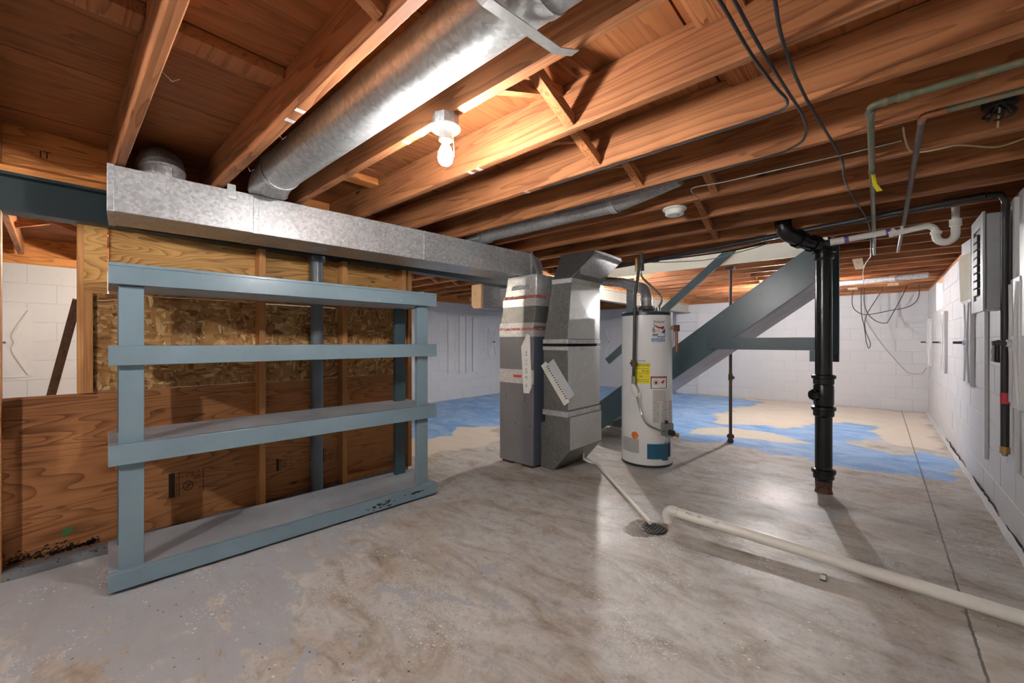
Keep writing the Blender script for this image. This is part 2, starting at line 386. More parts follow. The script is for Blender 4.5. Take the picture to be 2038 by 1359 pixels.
    c = t.ramp(n2, [(.28, srgb(136, 122, 106)), (.41, srgb(182, 171, 158)), (.5, srgb(200, 195, 189)), (.68, srgb(220, 217, 212))])
    c = t.mix(t.math('MULTIPLY', t.step(n1, .5, .68), .45), c, srgb(184, 160, 136))
    c = t.mix(t.math('MULTIPLY', t.step(t.noise(vs, 5.5, 6, .7, .5), .55, .7), .4), c, srgb(134, 116, 98))
    c = t.mix(t.math('MULTIPLY', t.step(n3, .48, .7), .45), c, srgb(136, 128, 121))
    c = t.mix(t.math('MULTIPLY', t.step(n4, .5, .72), .3), c, srgb(118, 108, 100))
    c = t.mix(t.math('MULTIPLY', t.step(t.noise(vs, 9, 6, .75, .6), .55, .68), .5), c, srgb(216, 212, 206))
    def msk(nm, amp=.55, lo=.42, hi=.58, src=None):
        return t.step(t.math('ADD', t.attr(nm), t.math('MULTIPLY', t.math('SUBTRACT', n3 if src is None else src, .5), amp)), lo, hi)
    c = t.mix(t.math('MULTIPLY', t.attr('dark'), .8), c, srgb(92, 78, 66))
    c = t.mix(t.math('MULTIPLY', msk('cream', .8, .3, .7), .75), c, srgb(232, 218, 200))
    gm = t.step(t.math('ADD', t.math('MULTIPLY', t.attr('grey'), .8), t.math('ADD', t.math('MULTIPLY', t.math('SUBTRACT', t.noise(vs, 3.4, 7, .7, .9), .5), 2.4), t.math('MULTIPLY', t.math('SUBTRACT', n3, .5), .8))), .42, .48)
    c = t.mix(t.math('MULTIPLY', gm, .8), c, srgb(178, 181, 186))
    bl = t.mix(t.step(n2, .35, .65), srgb(104, 158, 222), srgb(160, 196, 236))
    c = t.mix(t.math('MULTIPLY', msk('blue', .5), t.math('SUBTRACT', 1.0, t.math('MULTIPLY', t.step(n4, .55, .75), .5))), c, bl)
    wm = msk('wet', .7, .38, .46); c = t.mix(t.math('MULTIPLY', wm, .85), c, srgb(104, 88, 72))
    # paint flecks and grit
    d = t.voro(t.coord('Object', (1, 1.25, 1), rnd=False), 26, 'F1', 'Distance'); sel = t.step(t.noise(v, 3.3, 4, .6), .52, .62)
    c = t.mix(t.math('MULTIPLY', t.step(t.math('ADD', d, t.math('MULTIPLY', n4, .25)), .34, .24), sel), c, srgb(236, 232, 226))
    d3 = t.voro(t.coord('Object', (1, 1.15, 1), rnd=False), 70, 'F1', 'Distance'); c = t.mix(t.math('MULTIPLY', t.step(d3, .3, .2), t.step(t.noise(v, 1.6, 4, .6), .52, .6)), c, srgb(228, 224, 218))
    d2 = t.voro(t.coord('Object', (1.4, 1, 1), rnd=False), 17, 'F1', 'Distance')
    c = t.mix(t.math('MULTIPLY', t.step(d2, .10, .06), t.step(n1, .5, .58)), c, srgb(64, 54, 46))
    # control joint
    sx = t.new('ShaderNodeSeparateXYZ'); t.put(sx.inputs[0], v)
    jl = t.math('ABSOLUTE', t.math('SUBTRACT', t.math('ADD', sx.outputs[0], t.math('MULTIPLY', n3, .02)), .29))
    jm = t.math('MULTIPLY', t.step(jl, .007, .003), t.step(sx.outputs[1], 2.0, 2.2))
    c = t.mix(t.math('MULTIPLY', jm, .8), c, srgb(60, 52, 46))
    r = t.math('SUBTRACT', .56, t.math('ADD', t.math('MULTIPLY', t.step(n1, .35, .65), .22), t.math('MULTIPLY', wm, .1)))
    t.bump(t.math('SUBTRACT', t.math('ADD', n3, t.math('MULTIPLY', n4, .5)), t.math('MULTIPLY', jm, 2.0)), .28, .004)
    me.materials.append(t.done(c, r, 0, .45))
    o = bpy.data.objects.new('floor', me); C.objects.link(o); tag(o, kind='structure'); return o
FLOOR = floor()

# ------------------------------------------------------------------ block walls
def block_mesh(L, H, nrm):      # a block whose face looks along nrm ('x-','x+','y-'); origin at the lower corner of its face
    ch = .0025; d = .05; m = MB()
    F = lambda u, v, w: ((w, u, v) if nrm == 'x-' else ((-w, u, v) if nrm == 'x+' else (u, w, v)))
    a = [F(u, v, d) for u, v in ((0, 0), (L, 0), (L, H), (0, H))]; b = [F(u, v, ch) for u, v in ((0, 0), (L, 0), (L, H), (0, H))]
    c = [F(u, v, 0) for u, v in ((ch, ch), (L - ch, ch), (L - ch, H - ch), (ch, H - ch))]
    m.add(a + b + c, [(i, (i + 1) % 4, 4 + (i + 1) % 4, 4 + i) for i in range(4)] + [(4 + i, 4 + (i + 1) % 4, 8 + (i + 1) % 4, 8 + i) for i in range(4)] + [(8, 9, 10, 11)])
    me = m.mesh('block_face'); me.materials.append(M['white_wall']); return me
BM = {}
def wall_blocks(wall, nrm, fixed, u0, u1, H, z1, holes=()):
    rows = int(round(z1 / H)); g = .003
    for r in range(rows):
        u = u0 - (.2 if r % 2 else 0)
        while u < u1 - .02:
            a, b = max(u, u0), min(u + .4, u1); u += .4
            if b - a < .03: continue
            z = r * H
            if any(a < h[1] and b > h[0] and z + .02 < h[3] and z + H - .02 > h[2] for h in holes):
                segs = []
                for h in holes:
                    if a < h[0] - .02: segs.append((a, h[0]))
                    if b > h[1] + .02: segs.append((h[1], b))
            else: segs = [(a, b)]
            for a_, b_ in segs:
                key = (round(b_ - a_, 3), H, nrm)
                if key not in BM: BM[key] = block_mesh(b_ - a_ - g, H - g, nrm)
                dd = random.uniform(-.0015, .0015)
                piece('block', BM[key], (fixed + dd, a_ + g / 2, z + g / 2) if nrm[0] == 'x' else (a_ + g / 2, fixed + dd, z + g / 2), wall)
WIN = (7.55, 8.35, 1.6, 2.0)
m = MB(); x0, x1 = XR + .0025, XR + .25
m.box(x0, x1, YF, WIN[0], 0, 2.0); m.box(x0, x1, WIN[1], YB + .1, 0, 2.0); m.box(x0, x1, WIN[0], WIN[1], 0, WIN[2])
wall_right = tag(m.build('wall_right', M['mortar']), kind='structure')
wall_blocks(wall_right, 'x-', XR, 3.2, YB, .2, 2.0, [WIN])
wall_back = tag(box(XL - .2, XR + .25, YB + .0025, YB + .2, 0, 2.0).build('wall_back', M['mortar']), kind='structure')
wall_blocks(wall_back, 'y-', YB, XL + .01, XR, .2, 2.0)
wall_left = tag(box(XL - .2, XL - .0025, YF, YB + .1, 0, 1.95).build('wall_left', M['mortar']), kind='structure')
wall_blocks(wall_left, 'x+', XL, -.8, YB, .195, 1.95)
tag(box(XL - .2, XR + .25, YF - .2, YF, 0, J + .2).build('wall_front', M['white_wall']), kind='structure')
# pilaster that carries the steel beam, part of the back wall
pil = MB()
for k in range(9): pil.box(-3.42, -3.0, YB - .16, YB + .01, k * .2 + .003, k * .2 + .197)
pil.build('pilaster', M['white_wall'], wall_back, bevel=.004)
# sill plates
tag(box(XR + .0, XR + .22, YF, YB, 2.0, J).build('trim_1', M['joist']), kind='structure')
tag(box(XL - .2, XL + .005, YF, YB, 1.95, J).build('trim_2', M['nailer']), kind='structure')
tag(box(XL, XR, YB + .0, YB + .2, 2.0, SUB).build('trim_3', M['joist']), kind='structure')
tag(box(XL - .2, XL - .02, YF, YB, J, SUB).build('trim_4', M['nailer']), kind='structure')
tag(box(XR + .12, XR + .2, YF, YB, J, SUB).build('trim_5', M['joist']), kind='structure')
# small window in the right wall
wn = box(XR + .17, XR + .18, WIN[0], WIN[1], WIN[2], 2.0).build('window_1', M['daylight']); tag(wn, kind='structure')
fr = MB()
for a in ((WIN[0], WIN[0] + .03, WIN[2], 2.0), (WIN[1] - .03, WIN[1], WIN[2], 2.0)): fr.box(XR + .13, XR + .17, *a)
fr.box(XR + .13, XR + .17, WIN[0], WIN[1], WIN[2], WIN[2] + .03); fr.box(XR + .13, XR + .17, WIN[0], WIN[1], 1.97, 2.0)
fr.build('window_frame', M['white_steel'], wn)
# parged curb with cracked edge along the right wall
m = MB(); n = 90
for i in range(n):
    y0 = 2.6 + (YB - 2.6) * i / n; y1 = 2.6 + (YB - 2.6) * (i + 1) / n
    h0 = .032 + .004 * math.sin(i * 1.7) + .004 * math.sin(i * .6); h1 = .032 + .004 * math.sin((i + 1) * 1.7) + .004 * math.sin((i + 1) * .6)
    d0 = .04 + .004 * math.sin(i * .9); d1 = .04 + .004 * math.sin((i + 1) * .9)
    m.hull([(XR - d0, y0, 0), (XR, y0, 0), (XR, y1, 0), (XR - d1, y1, 0)], [(XR - .02, y0, h0), (XR, y0, h0), (XR, y1, h1), (XR - .02, y1, h1)])
bb = tag(m.build('baseboard_right', M['white_wall']), kind='structure')
for (ya, yb, z) in ((5.5, 7.0, .036), (4.1, 5.2, .036), (3.0, 3.9, .036)):
    P = [(XR - .013 - .008 * random.random(), ya + (yb - ya) * k / 14, z + random.uniform(-.006, .01)) for k in range(15)]
    MB().tube(P, [.002 + .008 * math.sin(math.pi * k / 14) * random.uniform(.4, 1) for k in range(15)], 5).build('crack', M['dark_void'], bb)

# ------------------------------------------------------------------ ceiling: subfloor, joists, bridging
E0, DJ = .226, .4015
edge = lambda k: E0 + DJ * k            # far lower edge of joist k
OPEN = (-2.9, -.32, edge(10), edge(12) - .04)   # stairwell opening
m = MB(); m.box(XL - .2, OPEN[0], YF, YB + .2, 2.245, 2.26); m.box(OPEN[1], XR + .25, YF, YB + .2, 2.245, 2.26)
m.box(OPEN[0], OPEN[1], YF, OPEN[2], 2.245, 2.26); m.box(OPEN[0], OPEN[1], OPEN[3], YB + .2, 2.245, 2.26)
CEIL = tag(m.build('ceiling', M['dark_void']), kind='structure')
pm = box(.004, .606, .002, 1.196, 0, .02).mesh('subfloor_panel'); pm.materials.append(M['subfloor'])
for i in range(-7, 5):
    for j in range(-3, 8):
        x, y = -2.31 + .61 * i, edge(0) - .02 + 1.2045 * j + (.6 if i % 2 else 0)
        if x > XR or y > YB: continue
        cx, cy = x + .3, y + .6
        if OPEN[0] - .25 < cx < OPEN[1] + .25 and OPEN[2] - .55 < cy < OPEN[3] + .55:
            for ya, yb in ((y, min(y + 1.2, OPEN[2])), (max(y, OPEN[3]), y + 1.2)):
                if yb - ya > .02: piece('subfloor_panel', (lambda q: (q.materials.append(M['subfloor']), q)[1])(box(.004, .606, .002, yb - ya - .002, 0, .02).mesh('subfloor_panel')), (x, ya, SUB + random.uniform(0, .003)), CEIL)
        else: piece('subfloor_panel', pm, (x, y, SUB + random.uniform(0, .003)), CEIL)
def jmesh(L, t=.04):
    me = box(0, L, 0, t, 0, SUB - J).mesh('joist')
    bm = bmesh.new(); bm.from_mesh(me); bmesh.ops.bevel(bm, geom=[e for e in bm.edges if abs((e.verts[0].co - e.verts[1].co).x) > .5], offset=.004, segments=1, affect='EDGES'); bm.to_mesh(me); bm.free()
    me.materials.append(M['joist']); return me
JR, JL = jmesh(3.95), jmesh(3.1)
for k in range(-7, 24):
    y = edge(k) - .04
    if y > YB - .05: break
    if k == 11:
        piece('joist', jmesh(.5), (-3.35, y, J), CEIL); piece('joist', jmesh(1.0), (OPEN[1] + .04, y, J), CEIL)
    else: piece('joist', JR, (-3.3 if k != 1 else -3.3, y, J), CEIL)
    if k > -7: piece('joist', JL, (-6.3, y - .041, J), CEIL)
# stair opening trimmers
for x in (OPEN[0] - .04, OPEN[1]):
    box(x, x + .04, OPEN[2], OPEN[3], J, SUB).build('header', M['joist'], CEIL)
def strut(y0, y1, x, sgn):
    mb = MB(); za, zb = (SUB - .02, J + .03) if sgn > 0 else (J + .03, SUB - .02)
    mb.bar((x, y0, za), (x, y1, zb), .045, .04, (1, 0, 0)); return mb.build('bridging_strut', M['strut'], CEIL)
BX = {-1: -1.0, 0: -1.0, 1: -1.0, 2: -.93, 3: -1.04, 4: -1.0, 5: -.72, 6: -.9, 7: -.98, 8: -1.04}
for k, x in BX.items():
    y0, y1 = edge(k), edge(k + 1) - .04
    if k == 1: continue
    strut(y0, y1, x, 1); strut(y0, y1, x - .055, -1)
for k in list(range(-2, 10)) + list(range(13, 20)):
    y0, y1 = edge(k) - .041, edge(k + 1) - .081
    for x, s in ((-4.85, 1), (-4.92, -1)): strut(y0, y1, x, s)
for k in range(14, 22):
    y0, y1 = edge(k), edge(k + 1) - .04
    for x, s in ((-1.3, 1), (-1.36, -1)): strut(y0, y1, x, s)
def flat(x0, x1, k, z=.04, mat='joist'): return box(x0, x1, edge(k) + .001, edge(k + 1) - .041, SUB - z, SUB).build('blocking', M[mat], CEIL, bevel=.002)
flat(-1.8, -1.7, 0); flat(-.44, -.3, 2, mat='strut'); flat(-.44, -.3, 3, mat='strut'); flat(-1.8, -1.7, -1); flat(-2.5, -2.41, 2, mat='nailer')
for k in range(-7, 23):                 # upright blocking over the beam
    if 9 < k < 12: continue
    box(-3.16, -3.12, edge(k) + .001, edge(k + 1) - .041, J + .001, SUB).build('blocking', M['nailer'], CEIL)
mb = MB(); mb.add(*text_mesh('IT', .05, lambda a, b: (-3.1195, -.06 + a, 2.09 + b))); mb.build('pencil_mark', M['ink_brown'], CEIL)
for (k, x, c) in ((1, -1.62, 0), (1, -1.72, 0), (2, -1.43, 0), (2, -1.53, 0), (3, -1.5, 0), (3, -1.56, 0), (4, -1.52, 0)):
    box(x, x + .025, edge(k) - .037, edge(k) - .003, J - .0008, J + .001).build('paint_mark', M['white_steel'], CEIL)
# loose nails in the near joists
for (k, x, dy, dz) in ((0, -1.75, .03, -.02), (1, -2.35, .02, -.03), (1, -1.9, .015, -.02)):
    MB().tube([(x, edge(k), J + .03), (x + .01, edge(k) + dy, J + .02 + dz), (x + .025, edge(k) + dy * 1.6, J + .03 + dz)], .0018, 6).build('bent_nail', M['chrome'], CEIL)

# ------------------------------------------------------------------ lamps
def lamp(x, y, label, mat='bulb', chain=True, group=None):
    t = thing('ceiling_lamp', (x, y, J), label, 'lamp', group)
    MB().lathe([(.05, 0), (.05, -.012), (.051, -.038), (.046, -.042)], (x, y, J), 8).build('junction_box', M['galv'], t)
    MB().lathe([(.03, -.04), (.055, -.041), (.057, -.047), (.052, -.053), (.026, -.06), (.023, -.088), (.025, -.092), (.021, -.093)], (x, y, J), 28).build('lamp_holder', M['porcelain'], t, smooth=True)
    MB().lathe([(.012, -.09), (.0135, -.108), (.022, -.125), (.029, -.143), (.030, -.156), (.026, -.172), (.016, -.183), (.005, -.187)], (x, y, J), 10).build('bulb', M[mat], t, smooth=True)
    if chain:
        MB().tube(smooth_path([(x + .032, y + .01, J - .055), (x + .033, y + .01, J - .09), (x + .036, y + .012, J - .13), (x + .037, y + .012, J - .16)], 4), .0014, 6).build('pull_chain', M['brass'], t)
    return t
lamp(-1.235, .995, 'lit bare bulb in white porcelain holder with pull chain under a joist')
lamp(-2.87, edge(12) - .02, 'lit bare bulb peeking past the edge of the return duct', 'bulb_mid')
lamp(-1.1, edge(17) - .02, 'lit bare bulb on the joists beyond the stairs', 'bulb_strong')
lamp(-4.9, edge(1) - .06, 'lit bare bulb in the room behind the wooden partition', 'bulb_warm')
lamp(-1.55, edge(-4) - .02, 'added bare fill bulb, unseen, on the joists behind the viewer', 'bulb_fill')  # added out of view as fill light for the near half of the room

# ------------------------------------------------------------------ steel beam and column
bx = -3.22
st = thing('steel_beam', (bx, 3.4, 1.81), 'dark painted steel beam running across under the joists', 'beam')
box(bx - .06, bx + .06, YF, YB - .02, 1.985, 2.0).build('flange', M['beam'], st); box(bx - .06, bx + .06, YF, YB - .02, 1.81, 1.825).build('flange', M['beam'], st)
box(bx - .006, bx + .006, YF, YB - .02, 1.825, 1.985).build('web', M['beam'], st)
for o in st.children:
    for v in o.data.vertices: pass
box(bx - .06, bx + .06, YF, YB, 2.0, J).build('nailer_plate', M['nailer'], st)
cl = thing('steel_column', (-3.165, 1.315, 0), 'round grey blue steel column behind the shelving unit', 'column')
MB().lathe([(.05, 0), (.05, .01), (.043, .012), (.043, 1.77), (.06, 1.772), (.06, 1.809)], (-3.165, 1.315, 0), 24).build('shaft', M['grey_post'], cl, smooth=True)
box(-3.225, -3.105, 1.255, 1.375, 0, .008).build('base_plate', M['grey_post'], cl)

# ------------------------------------------------------------------ partition
PX, PT = -3.25, 1.808
wp = tag(box(PX - .012, PX - .008, -.2, .02, .05, .8).build('wall_partition', M['ply_dark']), kind='structure')
def pp(name, mat, *b, bev=.0015): return box(*b).build(name, M[mat], wp, bevel=bev)
pp('plywood_panel', 'ply_dark', PX - .02, PX, -.2, .98, .02, .885); pp('plywood_panel', 'ply_dark', PX - .02, PX - .001, .982, 2.16, .02, .878)
pp('strand_board_panel', 'osb', PX - .02, PX - .002, .1, .98, .887, 1.44); pp('strand_board_panel', 'osb', PX - .02, PX - .003, .982, 2.16, .88, 1.435)
pp('plywood_panel', 'ply_light', PX - .02, PX, .2, 1.5, 1.442, PT); pp('plywood_panel', 'ply_light', PX - .02, PX - .001, 1.502, 2.16, 1.437, PT)
S = PX + .085
for y in (.95, 1.535): pp('stud', 'stud', PX, S, y - .02, y + .02, .04, PT)
pp('stud', 'stud', PX, S, 2.12, 2.16, .04, PT); pp('stud', 'stud', PX, S, 2.06, 2.1, 1.1, PT); pp('stud', 'stud', PX, S + .0, -.22, -.18, 0, PT)
pp('stud', 'stud', PX - .09, PX + .02, .075, .1, .886, PT)                 # jamb of the opening
pp('facing_board', 'ply_light', PX - .0, PX + .02, .1, .19, 1.44, PT)
pp('facing_board', 'stud', PX - .0, PX + .018, .1, .135, .886, 1.438)
pp('sole_plate', 'grey_floor_paint', PX, S, -.18, 2.12, 0, .04); pp('blocking', 'stud', PX, S, 1.56, 2.1, 1.09, 1.13)
pp('blocking', 'stud', PX, S - .02, 1.56, 2.1, .04, .08)
# mill stamps printed on the plywood
def stamp(y, z, s=1.0):
    x = PX + .0012; mb = MB()
    R = lambda u, v: (x, y - v * s, z + u * s)          # lettering turned to read upwards
    def q(u0, u1, v0, v1): mb.add([R(u0, v0), R(u1, v0), R(u1, v1), R(u0, v1)], [(0, 1, 2, 3)])
    q(-.06, .09, .055, .085)
    for v in (.033, -.09): q(-.06, .02, v, v + .004); q(.03, .09, v, v + .004)
    for tx, u, v, sz in (('THE ENGINEERED GRADE', -.058, .043, .011), ('PLY', .045, .012, .016), ('EXT', .045, -.01, .016), ('A-C', .045, -.038, .022), ('PS 1-83', .04, -.07, .016), ('000', -.045, -.075, .016)):
        mb.add(*text_mesh(tx, sz * s, lambda a, b: R(u + a / s, v + b / s)))
    n = 20
    for k in range(n):
        a0, a1 = 2 * math.pi * k / n, 2 * math.pi * (k + 1) / n
        mb.add([R(-.005 + r * 1.2 * math.cos(a), .0 + r * math.sin(a) - .01) for r, a in ((.022, a0), (.026, a0), (.026, a1), (.022, a1))], [(0, 1, 2, 3)])
    mb.add(*text_mesh('PL', .03 * s, lambda a, b: R(-.024 + a / s, -.02 + b / s)))
    return mb.build('mill_stamp', M['ink_brown'], wp)
mb = MB()
for k in range(240):
    y = random.uniform(-.17, .16); z = .045 + abs(random.gauss(0, .02)); r = random.uniform(.002, .006); mb.add([(PX + .001, y + r * math.cos(q) * 1.5, z + r * math.sin(q)) for q in (0, 1.2, 2.5, 3.8, 5)], [(0, 1, 2, 3, 4)])
tag(mb.build('dirt_specks', M['ink_brown'], wp), kind='stuff')
stamp(.545, .265, 1.0); stamp(1.114, .265, .6); stamp(1.446, .265, .75)
MB().prism([(.015, .13), (.035, .125), (.06, .15), (.052, .175), (.03, .165), (.02, .15)], 0, PX + .0005, PX + .0015).build('green_mark', plain('green_crayon', srgb(60, 120, 70), .7), wp)

# ------------------------------------------------------------------ shelving unit
sh = thing('shelving_unit', (-2.617, .157, 0), 'blue grey painted lumber shelving unit with four shelves', 'shelf', rz=-math.atan2(.104, 1.776))
L = 1.785; D = .445
def sp(name, mat, *b, bev=.003): return box(*b).build(name, M[mat], sh, bevel=bev)
RZ = [(.016, .099), (.595, .69), (1.058, 1.15), (1.436, 1.523)]
for i, (a, b) in enumerate(RZ):
    sp('front_rail', 'shelf_paint', -.038, 0, 0, L, a, b)
    sp('back_rail', 'shelf_white' if i == 3 else 'shelf_paint', -D, -D + .038, 0, L, a, b - .02)
    for y in (.0, L - .038): sp('side_rail', 'shelf_paint', -D + .04, -.04, y, y + .038, a, b - .022)
    if i == 1 or i == 0:
        for y0, y1 in ((0, 1.02), (1.023, L)): sp('shelf_board', 'shelf_board', -D - .01, -.0385, y0, y1, b - .02, b - .001)
    elif i == 2: sp('shelf_board', 'shelf_board', -D - .01, -.0385, 0, L, b - .02, b - .001)
    else:
        sp('shelf_board', 'shelf_white', -D - .01, -.0385, 0, L, a + .002, a + .02); sp('top_board', 'shelf_paint', -D - .01, .004, 0, L, b - .004, b + .012)
for y in (.035, 1.64):
    for (a, b) in ((0, 1.5),):
        sp('post', 'shelf_paint', -.0775, -.0385, y, y + .09, .002, 1.434); sp('post', 'stair_paint', -D + .04, -D + .08, y + .0, y + .09, .002, 1.434)
# scuffs on the lower rail
for (y, z, w_, h_) in ((1.33, .05, .13, .03), (1.6, .065, .08, .006)):
    mb = MB()
    for k in range(26): a = y + random.gauss(0, w_ / 3); b = z + random.gauss(0, h_ / 3); r = random.uniform(.003, .009); mb.add([(.0006, a + r * math.cos(t) * 1.6, b + r * math.sin(t) * .8) for t in np.linspace(0, 6.28, 7)[:-1]], [(0, 1, 2, 3, 4, 5)])
    tag(mb.build('scuff_mark', M['ink'], sh), kind='stuff')

# ------------------------------------------------------------------ trunk duct
TA, TB = Vector((-2.735, .165)), Vector((-2.50, 3.09)); tdir = (TB - TA); TL = tdir.length
tr = thing('trunk_duct', (TA.x, TA.y, 0), 'long rectangular galvanised trunk duct hung beside the beam', 'duct', rz=-math.atan2(tdir.x, tdir.y))
W0 = .34; Z0, Z1 = 1.797, 2.018
def tp(name, mat, *b, bev=.003): return box(*b).build(name, M[mat], tr, bevel=bev)
tp('duct_section', 'galv', -W0, 0, 0, .598, Z0, Z1); tp('duct_section', 'galv', -W0, 0, .604, TL, Z0 - .001, Z1 + .001)
tp('drive_seam', 'galv', -W0 - .002, .002, .594, .625, Z0 - .003, Z1 + .002); tp('end_cap', 'galv', -W0 - .004, .004, -.006, .02, Z0 - .004, Z1 + .003)
tp('drive_seam', 'galv', -W0 - .002, .002, 1.72, 1.735, Z0 - .003, Z1 + .002); tp('drive_seam', 'galv', -W0 - .002, .003, TL - .03, TL, Z0 - .003, Z1 + .003)
mb = MB(); mb.prism([(-.02, Z0), (.0, Z0), (.0, Z0 + .001)] and [(.47, Z1 - .05), (.51, Z1 - .05), (.51, Z1 + .03), (.47, Z1 + .03)], 0, .001, .005); mb.build('hanger_bracket', M['galv_bright'], tr)
MB().lathe([(.062, 0), (.062, -.002), (.0, -.003)], (-.17, 1.0, Z0 - .001), 24).build('round_patch', M['galv_bright'], tr)
# curved end boot and strap
mb = MB(); prof = [(TL, Z0), (TL, Z1 - .01)] + [(TL + .14 * math.sin(a), Z1 - .13 + .12 * math.cos(a)) for a in np.linspace(.1, 1.57, 6)] + [(TL + .14, Z0 - .02)]
mb.prism(prof, 0, -W0, 0); mb.build('end_boot', M['galv_mid'], tr, bevel=.003)
mb = MB(); mb.bar((.006, TL - .03, Z1 + .015), (.006, TL + .1, Z0 - .05), .03, .004, (1, 0, 0)); mb.build('strap', M['galv_bright'], tr)
# round branches
rd = thing('round_duct', (-1.0, .812, 2.03), 'large round galvanised duct between two joists above the trunk', 'duct')
RY, RZc, RR = .824, 2.108, .099
MB().tube([(.55, RY, RZc), (-1.0, RY, RZc), (-2.45, RY, RZc)] , RR, 32).build('pipe', M['galv_round'], rd, smooth=True)
MB().tube([(-2.45, RY, RZc)] + [(-2.45 - .2 * math.sin(a), RY, RZc - .08 + .08 * math.cos(a)) for a in np.linspace(.2, 1.57, 6)] + [(-2.65, RY, Z1 + .003)], [RR + .002] * 7 + [RR - .004], 32).build('elbow', M['galv_mid'], rd, smooth=True)
MB().tube([(-2.44, RY, RZc), (-2.47, RY, RZc)], RR + .006, 32).build('collar', M['galv'], rd, smooth=True)
MB().tube([(-.62, RY, RZc), (-.65, RY, RZc)], RR + .004, 32).build('collar', M['galv'], rd, smooth=True)
sy0, sy1 = edge(1) - .02, edge(2) - .0
mb = MB(); pth = [(-.725, sy0, J - .003), (-.715, .70, 2.0), (-.684, .955, 2.0), (-.672, sy1, J - .003)]
for a, b in zip(pth[:-1], pth[1:]): mb.bar(a, b, .032, .003)
mb.build('hanger_strap', M['galv_bright'], rd)
el = thing('duct_takeoff', (-2.83, .345, Z1), 'round galvanised takeoff elbow rising from the trunk end', 'duct')
MB().tube([(-2.83, .375, Z1 + .004), (-2.83, .375, Z1 + .045), (-2.832, .375, Z1 + .06)], .094, 28).build('collar', M['galv_round'], el, smooth=True)
MB().tube([(-2.832, .375, Z1 + .055), (-2.85, .375, Z1 + .085), (-2.89, .375, Z1 + .102), (-2.98, .375, Z1 + .103), (-3.1, .375, Z1 + .103)], [.096, .096, .095, .094, .094], 28).build('elbow', M['galv_mid'], el, smooth=True)
MB().tube([(-2.83, .375, Z1 + .045), (-2.832, .375, Z1 + .058)], .099, 28).build('bead', M['galv'], el, smooth=True)
r2 = thing('round_duct', (-1.7, 2.43, 2.08), 'small dusty round duct above the trunk with a tapered end', 'duct')
y2 = edge(5) + .19
MB().tube([(-2.5, y2, 2.085), (-1.3, y2, 2.085), (-1.22, y2, 2.085), (-.84, y2 - .06, 2.10)], [.075, .075, .07, .045], 24).build('pipe', M['galv_mid'], r2, smooth=True)
MB().tube([(-1.30, y2, 2.085), (-1.26, y2, 2.085)], .081, 24).build('collar', M['galv'], r2, smooth=True)
box(-2.63, -2.47, y2 - .09, y2 + .09, Z1 + .003, 2.165).build('boot', M['galv_mid'], r2, bevel=.01)

# ------------------------------------------------------------------ furnace
fx0, fx1, fy0, fy1 = -2.785, -2.362, 2.92, 3.6
fu = thing('furnace', (-2.57, 3.25, 0), 'tall grey furnace cabinet with taped plenum under the trunk duct', 'furnace')
box(fx0, fx1, fy0, fy1, .02, 1.27).build('cabinet', M['furnace'], fu, bevel=.006)
box(fx1 + .0005, fx1 + .003, fy0 + .01, fy1, .02, 1.268).build('side_panel', M['furnace_side'], fu)
for x in (fx0 + .03, fx1 - .15): box(x, x + .12, fy0 + .01, fy1 - .01, 0, .02).build('foot', plain('dark_red_foot', srgb(70, 30, 30), .6) if x < -2.6 else bpy.data.materials['dark_red_foot'], fu)
def frust(b, t, z0, z1): return MB().hull([(b[0], b[2], z0), (b[1], b[2], z0), (b[1], b[3], z0), (b[0], b[3], z0)], [(t[0], t[2], z1), (t[1], t[2], z1), (t[1], t[3], z1), (t[0], t[3], z1)])
A0 = (fx0, fx1, fy0, fy1); A1 = (fx0 + .05, fx1 + .028, fy0 + .01, fy1); A2 = (fx0 + .09, fx1 + .028, fy0 + .02, fy1)
frust(A0, A1, 1.272, 1.56).build('supply_plenum', M['galv_dark'], fu, bevel=.003)
frust(A1, A2, 1.561, 1.795).build('plenum_neck', M['tape'], fu, bevel=.01)
g = lambda a, d: (a[0] - d, a[1] + d, a[2] - d, a[3] + d)
frust(g(A0, .003), g(A0, .004), 1.215, 1.275).build('tape_band', M['tape'], fu); frust(g(A0, .005), g(A0, .005), 1.276, 1.296).build('tape_band', M['red_mastic'], fu)
frust(g(A0, .002), (A0[0] + .008, A0[1] + .008, A0[2] - .004, A0[3]), 1.297, 1.345).build('tape_band', M['tape'], fu)
frust(g((A1[0] - .01, A1[1] - .005, A1[2], A1[3]), .004), g(A1, .006), 1.5, 1.57).build('tape_band', M['tape'], fu); frust(g(A1, .008), g(A1, .008), 1.571, 1.6).build('tape_band', M['red_mastic'], fu)
frust(g(A0, .002), g(A0, .003), .775, .905).build('tape_band', M['tape'], fu)
box(-2.6, -2.5, fy0 - .004, fy0 - .002, .83, .855).build('red_label', M['red_tag'], fu)
frust((-2.64, -2.42, fy0 + .004, fy0 + .02), (-2.62, -2.42, fy0 + .012, fy0 + .03), 1.66, 1.70).build('slot_patch', M['galv'], fu)
for (x, z) in ((-2.70, .66), (-2.70, .63), (-2.46, .65), (-2.46, .62), (-2.75, .40), (-2.58, .395), (-2.4, .385)):
    MB().tube([(x, fy0 + .002, z), (x, fy0 - .001, z)], .006, 8).build('screw_hole', M['ink'], fu)
